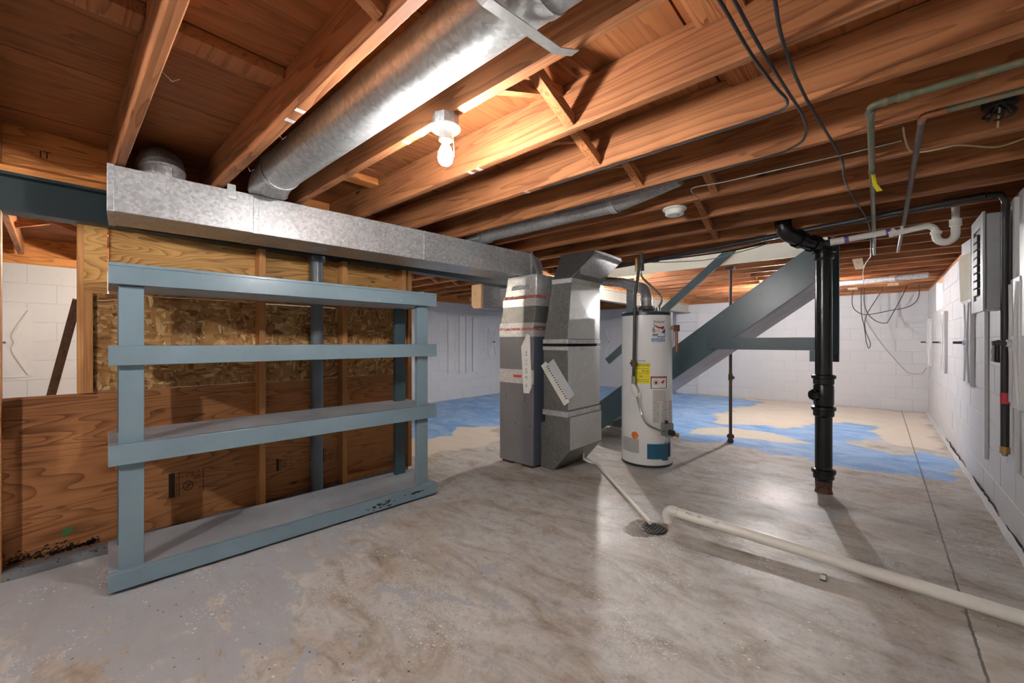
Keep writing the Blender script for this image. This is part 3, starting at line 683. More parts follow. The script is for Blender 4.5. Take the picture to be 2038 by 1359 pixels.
# taped note strip
nt = thing('paper_note', (-2.44, fy0 - .004, .7), 'white paper strip with handwriting stuck on the furnace front', 'note')
MB().prism([(-2.472, .69), (-2.405, .69), (-2.375, .75), (-2.395, 1.225), (-2.43, 1.245), (-2.50, 1.12)], 1, fy0 - .007, fy0 - .0055).build('sheet', M['paper'], nt)
mb = MB()
for k, (tx, z) in enumerate((('A.R.', 1.06), ('2 11', .985), ('Pull', .90), ('Bt.', .83), ('off', .76))):
    mb.add(*text_mesh(tx, .035, lambda a, b: (-2.425 - b, fy0 - .0078, z - a * .9 + .02)))
tag(mb.build('handwriting', M['ink'], nt), kind='stuff')
# lower supply box to the left of the furnace
sb = thing('box_duct', (-3.0, 2.95, 1.5), 'short square galvanised duct with tan end beside the furnace top', 'duct')
MB().prism([(-3.085, 1.54), (-3.06, 1.505), (-2.95, 1.505), (-2.95, 1.74), (-3.085, 1.74)], 1, 2.85, 3.5).build('body', M['galv_mid'], sb, bevel=.004)
MB().prism([(-3.087, 1.538), (-3.06, 1.503), (-2.948, 1.503), (-2.948, 1.742), (-3.087, 1.742)], 1, 2.82, 2.85).build('end_cap', M['insul_tan'], sb, bevel=.004)
box(-2.95, fx0 - .002, 3.1, 3.45, 1.53, 1.72).build('connector', M['galv_mid'], sb)

# return plenum with boot
px0, px1, py0, py1 = -2.318, -2.05, 3.02, 3.575
rp = thing('return_plenum', (-2.2, 3.3, 0), 'galvanised return duct drop with angled boot right of the furnace', 'duct')
MB().prism([(-2.352, .003), (-2.2, .003), (-2.03, .20), (-2.03, .5), (-2.3, .5), (-2.3, .42), (-2.352, .42)], 1, py0, py1).build('boot', M['galv_dark'], rp, bevel=.003)
def face_skin(b, t, z0, z1, name='side_sheet', mat='galv_bright'):        # the +X sheet with its pressed cross brake, coloured brighter as the lit side
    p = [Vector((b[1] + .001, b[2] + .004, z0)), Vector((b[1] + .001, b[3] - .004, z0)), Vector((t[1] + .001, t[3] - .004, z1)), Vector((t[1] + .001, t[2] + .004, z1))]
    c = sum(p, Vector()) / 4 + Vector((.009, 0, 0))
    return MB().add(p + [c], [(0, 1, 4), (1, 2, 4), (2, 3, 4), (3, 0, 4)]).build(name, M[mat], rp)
B0 = (px0, px1, py0, py1)
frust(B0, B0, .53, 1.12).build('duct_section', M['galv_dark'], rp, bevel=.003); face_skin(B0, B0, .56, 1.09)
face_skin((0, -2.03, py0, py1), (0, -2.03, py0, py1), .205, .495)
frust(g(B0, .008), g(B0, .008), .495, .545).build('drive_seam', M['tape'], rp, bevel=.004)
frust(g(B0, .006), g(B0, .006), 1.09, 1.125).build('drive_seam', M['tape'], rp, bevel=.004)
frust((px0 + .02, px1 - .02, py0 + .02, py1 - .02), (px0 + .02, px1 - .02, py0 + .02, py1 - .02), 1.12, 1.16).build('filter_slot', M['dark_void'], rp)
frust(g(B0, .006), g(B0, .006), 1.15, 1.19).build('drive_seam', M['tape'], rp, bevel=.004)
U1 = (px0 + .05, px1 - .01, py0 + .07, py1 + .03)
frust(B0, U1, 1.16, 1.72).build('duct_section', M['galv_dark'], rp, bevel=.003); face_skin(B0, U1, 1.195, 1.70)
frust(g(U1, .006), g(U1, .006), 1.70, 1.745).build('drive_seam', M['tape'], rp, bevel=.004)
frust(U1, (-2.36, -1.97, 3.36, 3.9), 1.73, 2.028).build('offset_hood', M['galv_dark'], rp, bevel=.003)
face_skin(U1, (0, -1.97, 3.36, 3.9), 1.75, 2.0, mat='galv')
# ribbed white filter rack lying across the slot
fl = thing('filter_cover', (-2.2, 2.995, .55), 'white ribbed plastic filter frame leaning on the return duct', 'filter')
a, b = Vector((-2.335, 3.0, .945)), Vector((-2.075, 3.0, .60)); d = (b - a).normalized(); nrm = Vector((-d.z, 0, d.x)) * -1
if nrm.x < 0: nrm = -nrm
def slab(p, q, w0, w1, y0, y1): 
    c = [p + nrm * w0, q + nrm * w0, q + nrm * w1, p + nrm * w1]
    return MB().hull([(v.x, y0, v.z) for v in c], [(v.x, y1, v.z) for v in c])
slab(a, b, 0, .07, 3.0, 3.012).build('frame', M['plastic_white'], fl, bevel=.002)
slab(a + d * .03, b - d * .02, .072, .15, 3.004, 3.012).build('mesh_panel', plain('grey_filter_mesh', srgb(186, 190, 194), .5), fl)
for k in range(15):
    p = a + d * (.035 + k * .0245); slab(p, p + d * .009, .022, .066, 2.992, 3.0).build('slot_rib', M['plastic_white'], fl); slab(p + d * .012, p + d * .02, .052, .068, 2.9985, 3.0).build('slot', M['ink'], fl)

# ------------------------------------------------------------------ water heater
hx, hy, hr, hz = -1.70, 3.87, .236, 1.452
wh = thing('water_heater', (hx, hy, 0), 'tall white cylindrical gas water heater with yellow label', 'water heater')
MB().lathe([(hr - .004, .012), (hr, .02), (hr, hz - .035)], (hx, hy, 0), 64).build('tank_jacket', M['heater'], wh, smooth=True)
MB().lathe([(hr + .003, 0), (hr + .003, .02), (hr - .002, .022)], (hx, hy, 0), 64).build('base_ring', M['heater_trim'], wh, smooth=True)
MB().lathe([(hr - .003, hz - .036), (hr + .003, hz - .035), (hr + .003, hz - .006), (hr - .006, hz), (.02, hz + .003)], (hx, hy, 0), 64).build('top_cap', M['heater_trim'], wh, smooth=True)
ad = Vector((-hx, -hy)).normalized(); rd_ = Vector((-ad.y, ad.x))
def cyl(phi, z, dr=.001):
    p = math.radians(phi); r = hr + dr; v = ad * math.cos(p) + rd_ * math.sin(p); return (hx + v.x * r, hy + v.y * r, z)
def patch(p0, p1, z0, z1, dr=.0012, n=10, mb=None):
    mb = mb or MB(); vs = []
    for i in range(n + 1): ph = p0 + (p1 - p0) * i / n; vs += [cyl(ph, z0, dr), cyl(ph, z1, dr)]
    return mb.add(vs, [(2 * i, 2 * i + 2, 2 * i + 3, 2 * i + 1) for i in range(n)])
deg = math.degrees
def ctext(tx, phi, z, size, mat, name, sx=1.0, parent=wh, shear=0.0):
    mb = MB(); mb.add(*text_mesh(tx, size, lambda a, b: cyl(phi + deg((a * sx + shear * b) / hr), z + b, .0022))); return mb.build(name, M[mat], parent)
zz = lambda y: 1.17 + (679.5 - y) * .00464            # heights read along the front of the tank
pc = lambda x: deg(math.asin(max(-1, min(1, (x - 1292.5) / 48.5))))
ctext('Richmond', pc(1304.5), zz(642.5), .034, 'ink', 'brand_lettering', .78, shear=.2)
mb = MB(); vs = []
for i in range(15):
    t_ = i / 14; ph = pc(1304) + (pc(1324) - pc(1304)) * t_; zc = zz(644) - .03 * math.sin(t_ * math.pi * .8) ; h_ = .004 + .012 * math.sin(math.pi * t_) + (.02 if t_ > .75 else 0); vs += [cyl(ph, zc - h_, .002), cyl(ph, zc, .002)]
mb.add(vs, [(2 * i, 2 * i + 2, 2 * i + 3, 2 * i + 1) for i in range(14)]); mb.build('red_swoosh', M['ink_red'], wh)
ctext('6', pc(1302.5), zz(661.5), .085, 'ink_blue', 'large_numeral', .72); ctext('YEAR', pc(1309.5), zz(659), .014, 'ink', 'small_lettering')
mb = MB(); mb.add([cyl(pc(1319), zz(662.5), .0018), cyl(pc(1325.5), zz(662.5), .0018), cyl(pc(1325.5), zz(653.5), .0018)], [(0, 1, 2)]); patch(pc(1325), pc(1325.8), zz(671), zz(653.5), .0018, 1, mb); patch(pc(1312), pc(1325.8), zz(671), zz(669.5), .0018, 4, mb); mb.build('blue_triangle', M['ink_blue'], wh)
patch(pc(1303), pc(1313), zz(669), zz(664)).build('grey_print', M['ink_grey'], wh)
patch(pc(1301), pc(1325.5), zz(681), zz(672)).build('model_plate', plain('pale_blue_print', srgb(190, 206, 230), .5), wh)
ctext('INTEGRA', pc(1301.5), zz(679), .038, 'ink_blue', 'model_lettering', .86)
yl = patch(pc(1269.5), pc(1299), zz(763.5), zz(722.5)).build('energy_label', M['yellow'], wh)
ctext('ENERGYGUIDE', pc(1271), zz(729), .026, 'ink', 'label_lettering', .8, yl)
ctext('Energy', pc(1284), zz(740), .026, 'ink', 'label_lettering', .9, yl); ctext('238', pc(1279), zz(751), .022, 'ink', 'label_lettering', 1, yl)
for y in (733.5, 743, 756, 759.5): patch(pc(1272), pc(1296), zz(y + .5), zz(y), .002).build('label_line', M['ink'], yl)
patch(pc(1276), pc(1291), zz(720), zz(717)).build('pale_sticker', plain('pale_blue_sticker', srgb(170, 185, 210), .5), wh)
wl = patch(pc(1300), pc(1329), zz(773.5), zz(749)).build('warning_label', M['ink'], wh); patch(pc(1301.5), pc(1327.6), zz(772.5), zz(750), .0018).build('label_face', M['paper'], wl)
patch(pc(1301.5), pc(1327.6), zz(752.5), zz(750.3), .0024).build('warning_band', M['ink_red'], wl)
mb = MB(); c0, z0_ = pc(1309.5), zz(761)
for k in range(20):
    a0, a1 = 2 * math.pi * k / 20, 2 * math.pi * (k + 1) / 20
    mb.add([cyl(c0 + deg(r * math.cos(a) / hr), z0_ + r * math.sin(a), .0024) for r, a in ((.019, a0), (.023, a0), (.023, a1), (.019, a1))], [(0, 1, 2, 3)])
mb.build('prohibition_ring', M['ink_red'], wl)
mb = MB(); mb.add([cyl(c0 + deg(u / hr), z0_ + v, .0023) for u, v in ((-.009, -.013), (.009, -.013), (.011, 0), (.006, .013), (0, .006), (-.005, .012), (-.011, .002))], [(0, 1, 2, 3, 4, 5, 6)]); mb.build('flame_pictogram', M['ink'], wl)
c1 = pc(1320); mb = MB(); mb.add([cyl(c1 + deg(u / hr), z0_ + v, .0023) for u, v in ((-.032, -.016), (.012, -.013), (.026, .004), (.03, .02), (.018, .024), (.012, .012), (0, .01))], [(0, 1, 2, 3, 4, 5, 6)]); mb.build('hand_pictogram', M['ink_red'], wl)
tl = patch(pc(1303.5), pc(1339), zz(842), zz(776), .0011).build('instruction_label', plain('instruction_paper', srgb(222, 220, 216), .6), wh)
for k in range(32):
    y = 777.5 + k * 2.0; 
    if k in (11, 19, 28):
        for xa, xb in ((1303.5, 1311), (1322, 1331), (1333, 1339)): patch(pc(xa), pc(xb), zz(y + .9), zz(y), .0022, 4).build('red_heading', M['ink_red'], tl)
        continue
    for xa, xb in (((1304, 1328),) if k < 11 else ((1304, 1316.5), (1319, 1330), (1333, 1339))): patch(pc(xa), pc(xb - random.random() * 2), zz(y + .75), zz(y), .0018, 5).build('text_line', M['ink_grey'], tl)
mb = MB(); mb.add([cyl(pc(1271) + deg(.035 * math.cos(a) / hr), zz(869.5) + .035 * math.sin(a), .0015) for a in np.linspace(0, 6.28, 25)[:-1]], [tuple(range(24))]); mb.build('round_sticker', M['orange'], wh)
gp = patch(pc(1247), pc(1279), zz(905), zz(876), .0011).build('rating_plate', plain('grey_rating_plate', srgb(196, 196, 194), .5), wh)
for k in range(13): patch(pc(1249), pc(1278), zz(878 + k * 2.1 + .8), zz(878 + k * 2.1), .0017).build('text_line', M['ink_grey'], gp)
bd = MB(); 
for p0, p1, dr in ((pc(1293.5), pc(1329), .014),):
    n = 8; vs = []
    for i in range(n + 1):
        ph = p0 + (p1 - p0) * i / n; zb = .085 if i < 6 else .068
        vs += [cyl(ph, zb, 0), cyl(ph, .222, 0), cyl(ph, .222, dr), cyl(ph, zb, dr)]
    fs = [(4 * i + a, 4 * i + 4 + a, 4 * i + 4 + (a + 1) % 4, 4 * i + (a + 1) % 4) for i in range(n) for a in range(4)] + [(0, 1, 2, 3), (4 * n + 3, 4 * n + 2, 4 * n + 1, 4 * n)]
    bd.add(vs, fs)
bd.build('burner_door', M['heater_blue'], wh); patch(pc(1330), pc(1336), .09, .225, .002).build('burner_opening', M['ink'], wh)
# gas valve, thermostat knob, tubes
va = math.radians(pc(1325)); vd = ad * math.cos(va) + rd_ * math.sin(va); vt = Vector((-vd.y, vd.x))
P3 = lambda r, t, z: (hx + vd.x * r + vt.x * t, hy + vd.y * r + vt.y * t, z)
gv = MB().hull([P3(hr - .01, -.042, .30), P3(hr + .075, -.042, .30), P3(hr + .075, .042, .30), P3(hr - .01, .042, .30)], [P3(hr - .01, -.042, .42), P3(hr + .075, -.042, .42), P3(hr + .075, .042, .42), P3(hr - .01, .042, .42)]).build('gas_valve', M['chrome'], wh, bevel=.008)
MB().tube([P3(hr + .073, .01, .335), P3(hr + .098, .01, .335)], .027, 20).build('knob', M['black_plastic'], gv, smooth=True)
MB().tube([P3(hr + .04, -.015, .42), P3(hr + .04, -.015, .445)], .016, 14).build('button', M['black_plastic'], gv, smooth=True)
for t_, e in ((-.02, -.03), (.005, .0), (.02, .03)): MB().tube(smooth_path([P3(hr + .04, t_, .30), P3(hr + .045, t_ * 1.2, .26), P3(hr + .012, e * .6, .215)], 4), .0035, 8).build('pilot_tube', M['chrome'], wh, smooth=True)
da = math.radians(74); dv = ad * math.cos(da) + rd_ * math.sin(da); Q = lambda r, z: (hx + dv.x * r, hy + dv.y * r, z)
MB().tube([Q(hr - .01, .29), Q(hr + .012, .29), Q(hr + .013, .29), Q(hr + .045, .288), Q(hr + .046, .288), Q(hr + .065, .287)], [.034, .034, .018, .018, .022, .022], 18).build('drain_valve', M['brass'], wh, smooth=True)
ra = math.radians(70); rv = ad * math.cos(ra) + rd_ * math.sin(ra); R_ = lambda r, z: (hx + rv.x * r, hy + rv.y * r, z)
MB().tube([R_(hr - .01, 1.30), R_(hr + .05, 1.30)], .018, 14).build('relief_valve', M['brass'], wh, smooth=True); MB().tube([R_(hr + .05, 1.325), R_(hr + .05, 1.265)], .026, 14).build('valve_body', M['rust'], wh, smooth=True)
MB().tube([R_(hr + .05, 1.27), R_(hr + .05, 1.075)], .013, 12).build('discharge_pipe', M['copper'], wh, smooth=True)
# draft hood and water connections
MB().lathe([(.052, hz + .065), (.075, hz + .06), (.085, hz + .03), (.08, hz + .028), (.05, hz + .062)], (hx, hy, 0), 28).build('draft_hood', M['galv_dark'], wh, smooth=True)
for k in range(3): a = k * 2.1 + .3; MB().tube([(hx + .075 * math.cos(a), hy + .075 * math.sin(a), hz), (hx + .075 * math.cos(a), hy + .075 * math.sin(a), hz + .035)], .005, 6).build('hood_leg', M['galv'], wh)
for s in (-1, 1):
    c = (hx + s * .10, hy + s * .045)
    MB().tube([(c[0], c[1], hz), (c[0], c[1], hz + .05)], .02, 14).build('pipe_nipple', M['chrome'], wh, smooth=True)
# flue pipe
fp = thing('flue_pipe', (hx, hy, hz), 'grey galvanised flue pipe rising from the water heater and turning back', 'flue')
pth = [(hx, hy, hz + .06), (hx, hy, hz + .14)] + [(hx - .1 + .1 * math.cos(a), hy + .02 * a, hz + .14 + .12 * math.sin(a)) for a in np.linspace(.2, 1.5, 6)] + [(-2.05, 4.05, 1.80), (-2.6, 4.15, 1.90), (-3.0, 4.2, 1.78)]
MB().tube(pth, .052, 22).build('pipe', M['galv_mid'], fp, smooth=True)
MB().tube([(hx, hy, hz + .12), (hx, hy, hz + .145)], .058, 22).build('collar', M['galv'], fp, smooth=True)
for i, c in enumerate(((-1, 'chrome'), (1, 'chrome'))):
    s = c[0]; x, y = hx + s * .10, hy + s * .045
    cn = thing('flexible_connector', (x, y, hz + .05), ('left' if s < 0 else 'right') + ' braided water connector on top of the heater', 'pipe', 'water connectors')
    MB().tube(smooth_path([(x, y, hz + .05), (x + .02 * s, y + .02, hz + .16), (hx + .02 * s - .05, hy - .05, hz + .36), (hx + .03 * s - .05, hy - .05, 1.98)], 6), .011, 12).build('hose', M['chrome'], cn, smooth=True)
    MB().tube([(hx + .03 * s - .05, hy - .05, 1.86), (hx + .03 * s - .05, hy - .05, 1.99)], .016, 12).build('coupling', M['brass' if s < 0 else 'black_pipe'], cn, smooth=True)
# gas line
gl = thing('gas_pipe', (-1.70, 3.59, .8), 'black gas drop pipe in front of the heater ending in a flexible hose', 'pipe')
gx, gy = -1.685, 3.585
MB().tube([(gx + .05, gy + .03, 1.99), (gx, gy, 1.6), (gx - .012, gy - .005, .84)], .0145, 14).build('riser', M['black_pipe'], gl, smooth=True)
MB().tube([(gx - .012, gy - .005, 1.0), (gx - .012, gy - .005, .94)], .024, 10).build('union', M['rust'], gl, smooth=True); MB().tube([(gx - .045, gy - .005, .97), (gx + .02, gy - .005, .97)], .011, 10).build('union_wing', M['rust'], gl, smooth=True)
MB().tube([(gx - .012, gy - .005, .85), (gx - .012, gy - .005, .78)], .019, 6).build('hex_fitting', M['chrome'], gl)
sv = MB().tube([(gx - .02, gy, .77), (gx + .0, gy - .003, .71), (gx + .02, gy - .003, .66)], [.02, .036, .02], 12).build('shutoff_valve', M['plastic_white'], gl, smooth=True)
MB().prism([(gx + .01, .70), (gx + .06, .69), (gx + .05, .655), (gx + .02, .66)], 1, gy - .004, gy - .002).build('tag', M['paper'], gl)
MB().tube(smooth_path([(gx + .02, gy - .003, .66), (gx + .05, gy - .005, .55), (gx + .11, gy - .012, .43), P3(hr + .05, -.11, .365), P3(hr + .045, -.05, .352), P3(hr + .045, -.03, .352)], 7), .0085, 12).build('flexible_hose', M['chrome'], gl, smooth=True)

# ------------------------------------------------------------------ stairs
SY0, SY1 = 4.30, 5.16
sl = (1.99 - .445) / (2.484 - .435)
up = lambda x: .445 + (x + 2.484) * sl
stt = thing('staircase', (-1.5, 4.73, 0), 'dark blue grey wooden staircase rising to the right behind the heater', 'stairs')
V = .34
for y in (SY0, SY1 - .04):
    xb = -2.484 - .445 / sl
    MB().prism([(xb + V / sl * .0, up(xb) + .001), (xb + V / sl, .001), (-.36, up(-.36) - V), (-.36, min(up(-.36), J + .1)), (-.43, min(up(-.43), J + .1))], 1, y, y + .04).build('stringer', M['stair_paint'], stt, bevel=.004)
nst = 10
for k in range(nst):
    x = -2.75 + k * .245; z = .20 + k * .245 * sl
    if z > 2.05: break
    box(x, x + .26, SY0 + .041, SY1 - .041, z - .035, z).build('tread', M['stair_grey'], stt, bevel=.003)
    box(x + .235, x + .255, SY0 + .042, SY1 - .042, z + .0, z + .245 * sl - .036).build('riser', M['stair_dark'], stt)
# boarded underside
b0, b1 = -2.2, -.42
MB().hull([(b0, SY0 + .041, up(b0) - V - .0), (b1, SY0 + .041, up(b1) - V), (b1, SY1 - .041, up(b1) - V), (b0, SY1 - .041, up(b0) - V)], [(b0, SY0 + .041, up(b0) - V + .02), (b1, SY0 + .041, up(b1) - V + .02), (b1, SY1 - .041, up(b1) - V + .02), (b0, SY1 - .041, up(b0) - V + .02)]).build('soffit_board', M['stair_grey'], stt)
box(-1.27, -.4, SY0 - .035, SY0 - .001, 1.095, 1.205).build('cross_brace', M['stair_paint'], stt, bevel=.003)
box(-.44, -.395, SY0 - .036, SY0 + .05, 1.0, 1.094).build('brace_block', M['stair_paint'], stt, bevel=.003)
box(-.335, -.245, SY0 - .005, SY0 + .035, 1.06, 2.02).build('hanger_post', M['stair_paint'], stt, bevel=.003); box(-.375, -.337, SY0 - .04, SY0 + .05, 1.0, 2.02).build('hanger_post', M['stair_paint'], stt, bevel=.003)
box(-.325, -.25, SY0 + .036, SY0 + .1, 1.0, 1.3).build('hanger_block', M['ink'], stt)
MB().bar((-2.74, 4.99, .90), (-1.2, 4.99, 2.2), .04, .088, (0, 0, 1)).build('handrail', M['stair_paint'], stt, bevel=.003)
box(-2.255, -2.165, 4.56, 4.6, 1.0, 1.92).build('newel_post', M['grey_post'], stt, bevel=.003)
# white stairwell lining
wl_ = tag(box(OPEN[0], OPEN[1], OPEN[3] - .012, OPEN[3], J - .005, 2.9).build('wall_stairwell', M['white_soffit']), kind='structure')
box(OPEN[0] - .02, OPEN[0], OPEN[2], OPEN[3], J, 2.9).build('side_lining', M['white_soffit'], wl_); box(OPEN[1], OPEN[1] + .02, OPEN[2], OPEN[3], J, 2.9).build('side_lining', M['white_soffit'], wl_)
box(OPEN[0], OPEN[1], OPEN[2] - .02, OPEN[2], SUB + .03, 2.9).build('side_lining', M['white_soffit'], wl_)
# rusty pipe post
po = thing('pipe_post', (-1.283, 5.22, 0), 'thin rusty iron pipe post with coupling beyond the stairs', 'post')
MB().lathe([(.017, .05), (.017, 2.0)], (-1.283, 5.22, 0), 16).build('pipe', M['rusty_post'], po, smooth=True)
MB().lathe([(.03, 0), (.034, .02), (.024, .05), (.038, .055), (.038, .085), (.022, .1)], (-1.283, 5.22, 0), 16).build('floor_flange', M['rust'], po, smooth=True)
MB().lathe([(.022, .72), (.024, .725), (.024, .79), (.022, .795)], (-1.283, 5.22, 0), 16).build('coupling', M['rust'], po, smooth=True); MB().tube([(-1.283, 5.22, .755), (-1.245, 5.205, .755)], .016, 12).build('side_plug', M['rust'], po, smooth=True)
box(-1.33, -1.24, 5.17, 5.27, 2.0, J).build('top_plate', M['rusty_post'], po)

# ------------------------------------------------------------------ cast iron stack
sx_, sy_ = -.322, 3.98
sk = thing('soil_stack', (sx_, sy_, 0), 'thick black cast iron drain stack standing on the floor', 'pipe')
MB().lathe([(.056, .09), (.055, 1.8)], (sx_, sy_, 0), 28).build('pipe', M['iron'], sk, smooth=True)
MB().lathe([(.058, 0), (.052, .03), (.056, .1), (.058, .105)], (sx_, sy_, 0), 28).build('rusty_foot', M['rust'], sk, smooth=True)
for z in (.10, .585, .83, 1.80):
    MB().lathe([(.056, z - .0), (.068, z + .012), (.068, z + .05), (.079, z + .055), (.079, z + .078), (.06, z + .085)], (sx_, sy_, 0), 28).build('hub', M['iron'], sk, smooth=True)
MB().lathe([(.06, .67), (.066, .69), (.066, .82), (.06, .84)], (sx_, sy_, 0), 28).build('cleanout_tee', M['iron'], sk, smooth=True)
MB().tube([(sx_, sy_, .755), (sx_ - .06, sy_ - .05, .755), (sx_ - .062, sy_ - .052, .755), (sx_ - .075, sy_ - .062, .755)], [.045, .045, .036, .034], 20).build('cleanout_plug', M['iron'], sk, smooth=True)
MB().tube(smooth_path([(sx_, sy_, 1.87), (sx_ - .012, sy_ - .02, 1.895), (sx_ - .045, sy_ - .08, 1.918), (sx_ - .10, sy_ - .18, 1.93), (sx_ - .155, sy_ - .27, 1.955), (sx_ - .20, sy_ - .32, 1.99), (sx_ - .215, sy_ - .335, 2.05), (sx_ - .215, sy_ - .335, 2.19)], 5), .054, 26).build('upper_bend', M['iron'], sk, smooth=True)
MB().tube([(sx_ - .118, sy_ - .212, 1.937), (sx_ - .138, sy_ - .248, 1.947)], .066, 26).build('hub', M['iron'], sk, smooth=True); MB().tube([(sx_ - .045, sy_ - .08, 1.918), (sx_ - .065, sy_ - .115, 1.923)], .065, 26).build('hub', M['iron'], sk, smooth=True)
# PVC drain with trap
pv = thing('drain_pipe', (.0, 3.97, 1.960), 'white plastic drain pipe with p-trap joined to the black stack', 'pipe')
MB().tube([(-.275, 3.97, 1.931), (.06, 3.97, 1.955)], .0215, 18).build('pipe', M['pvc'], pv, smooth=True)
MB().tube([(.05, 3.97, 1.933), (.235, 3.97, 1.958)] + [(.235 + .05 * math.sin(a), 3.97, 1.908 + .05 * math.cos(a)) for a in np.linspace(.3, 1.57, 5)], .02, 18).build('trap_arm', M['pvc'], pv, smooth=True)
MB().tube([(.285, 3.97, 1.909)] + [(.33 - .045 * math.cos(a), 3.97, 1.884 - .05 * math.sin(a)) for a in np.linspace(0, math.pi, 11)] + [(.375, 3.97, 1.959)], .0225, 18).build('trap_bend', M['pvc'], pv, smooth=True)
MB().tube([(.375, 3.97, 1.959), (.375, 3.97, 2.130)], .0195, 18).build('tail_piece', M['pvc'], pv, smooth=True)
for p, q, r in (((.285, 3.97, 1.914), (.285, 3.97, 1.894), .029), ((.375, 3.97, 1.933), (.375, 3.97, 1.977), .03), ((.05, 3.97, 1.933), (.085, 3.97, 1.956), .026), ((-.28, 3.97, 1.931), (-.2, 3.97, 1.936), .026), ((.11, 3.97, 1.956), (.125, 3.97, 1.956), .027)):
    MB().tube([p, q], r, 14).build('slip_nut', M['pvc'], pv, smooth=True)
for x in (-.195, .035): MB().tube([(x, 3.97, 1.931 + (x + .275) * .07), (x + .025, 3.97, 1.933 + (x + .275) * .07)], .0228, 18).build('primer_ring', M['purple'], pv, smooth=True)

# ------------------------------------------------------------------ pipes and cables under the joists
def pipe(name, path, r, mat, label, cat='pipe', group=None, n=12):
    o = MB().tube(path, r, n).build(name, M[mat], None, smooth=True, origin=tuple(path[0])); return tag(o, label, cat, group)
cz = 1.99
c1 = thing('copper_pipe', (-.02, 1.894, cz), 'green tarnished copper pipe with elbow below the joists', 'pipe')
MB().tube([(.59, 1.894, cz), (.0, 1.894, cz)] + [(-.005 - .018 * math.sin(a), 1.912 - .018 * math.cos(a), cz) for a in np.linspace(.2, 1.57, 4)] + [(-.025, 2.4, cz), (-.033, 5.15, cz)], .0112, 14).build('tube', M['copper_old'], c1, smooth=True)
for p, q in (((.075, 1.894, cz), (.045, 1.894, cz)), ((.02, 1.894, cz), (.0, 1.894, cz)), ((-.024, 1.93, cz), (-.024, 1.95, cz)), ((-.026, 2.60, cz), (-.026, 2.64, cz))): MB().tube([p, q], .0142, 14).build('fitting', M['copper_old'], c1, smooth=True)
c2 = thing('copper_pipe', (.117, 2.107, cz), 'brown copper pipe with bright elbow beside the green copper pipe', 'pipe')
MB().tube([(.59, 2.107, cz), (.17, 2.107, cz)], .0112, 14).build('tube', M['copper_old'], c2, smooth=True)
MB().tube([(.177, 2.107, cz), (.137, 2.107, cz)] + [(.135 - .018 * math.sin(a), 2.125 - .018 * math.cos(a), cz) for a in np.linspace(.2, 1.57, 4)] + [(.117, 2.154, cz)], .0125, 14).build('elbow', M['copper'], c2, smooth=True)
MB().tube([(.117, 2.144, cz), (.127, 4.0, cz), (.127, 5.14, cz)], .0112, 14).build('tube', M['rusty_post'], c2, smooth=True)
tg = MB().add([(-.03, 2.63, 1.985), (-.015, 2.65, 1.98), (-.008, 2.67, 1.935), (-.024, 2.66, 1.93), (-.01, 2.69, 1.905), (.012, 2.705, 1.91), (-.008, 2.675, 1.94)], [(0, 1, 2, 3), (3, 2, 6, 5, 4)]).build('paper_tag', M['yellow'], None, origin=(-.03, 2.63, 1.985)); so = tg.modifiers.new('thickness', 'SOLIDIFY'); so.thickness = .001
tag(tg, 'yellow paper tag hanging from the green copper pipe', 'tag')
zc = J - .007
cab = lambda P, z=zc: smooth_path([(x, y, z + dz) for x, y, dz in [(p + (0,))[:3] for p in P]], 6)
pipe('cable', cab([(-.31, .5), (-.31, .68, -.03), (-.31, .95, -.03), (-.30, 1.07), (-.282, 1.36, -.005), (-.25, 1.55, -.03), (-.235, 1.66, -.03), (-.26, 1.76, -.01), (-.36, 1.80), (-.75, 1.805), (-1.4, 1.81)]), .005, 'cable', 'black cable stapled below the joists bending left first', 'cable', n=8)
pipe('cable', cab([(-.275, .5), (-.275, .68, -.03), (-.275, .95, -.03), (-.272, 1.1), (-.254, 1.38, -.005), (-.225, 1.65, -.02), (-.208, 1.86, -.025), (-.225, 2.02, -.03), (-.29, 2.13, -.015), (-.4, 2.195), (-.9, 2.205), (-1.6, 2.21)]), .005, 'cable', 'black cable looping past the first one to the next joist', 'cable', n=8)
pipe('cable', cab([(-.195, .5), (-.195, .68, -.03), (-.195, .95, -.03), (-.193, 1.165), (-.204, 1.38), (-.191, 1.76), (-.133, 2.42), (-.135, 2.72, -.01), (-.12, 3.1), (-.064, 3.73, -.01), (-.05, 4.29, -.02), (-.062, 5.3, -.02)]), .005, 'cable', 'rightmost black cable running straight back below all the joists', 'cable', n=8)
pipe('cable', smooth_path([(-.06, 5.3, 2.0), (-.1, 5.6, 1.99), (-.13, 6.1, 2.0), (-.15, 6.6, 1.98), (-.15, 7.1, 1.935), (-.15, 7.4, 1.935), (-.14, 7.9, 2.0)], 5), .004, 'grey_cable', 'pale twisted wire dangling along the far joists', 'cable', n=6)
pipe('cable', cab([(-.8, 2.6, -.0), (-.78, 2.37), (-.6, 2.385), (-.084, 2.39, -.004), (.07, 2.4)]), .0025, 'grey_cable', 'thin grey wire stapled along a joist near the smoke alarm', 'cable', n=6)
pipe('cable', smooth_path([(.074, 2.376, 2.07), (.085, 2.484, 2.05), (.105, 2.575, 2.03), (.145, 2.61, 2.025), (.198, 2.62, 2.025), (.249, 2.62, 2.025), (.304, 2.69, 2.03), (.374, 2.77, 2.03), (.409, 2.775, 2.03), (.46, 2.74, 2.03), (.58, 2.7, 2.04)], 5), .0035, 'romex', 'yellowed cable sagging below the joists near the copper pipes', 'cable', n=8)
jb = thing('junction_box', (.356, 2.50, 2.12), 'round black junction box with cut wires between the joists', 'box')
MB().lathe([(.048, 0), (.05, .01), (.05, .05), (.04, .055)], (.356, 2.50, 2.10), 8).build('box_body', M['black_plastic'], jb)
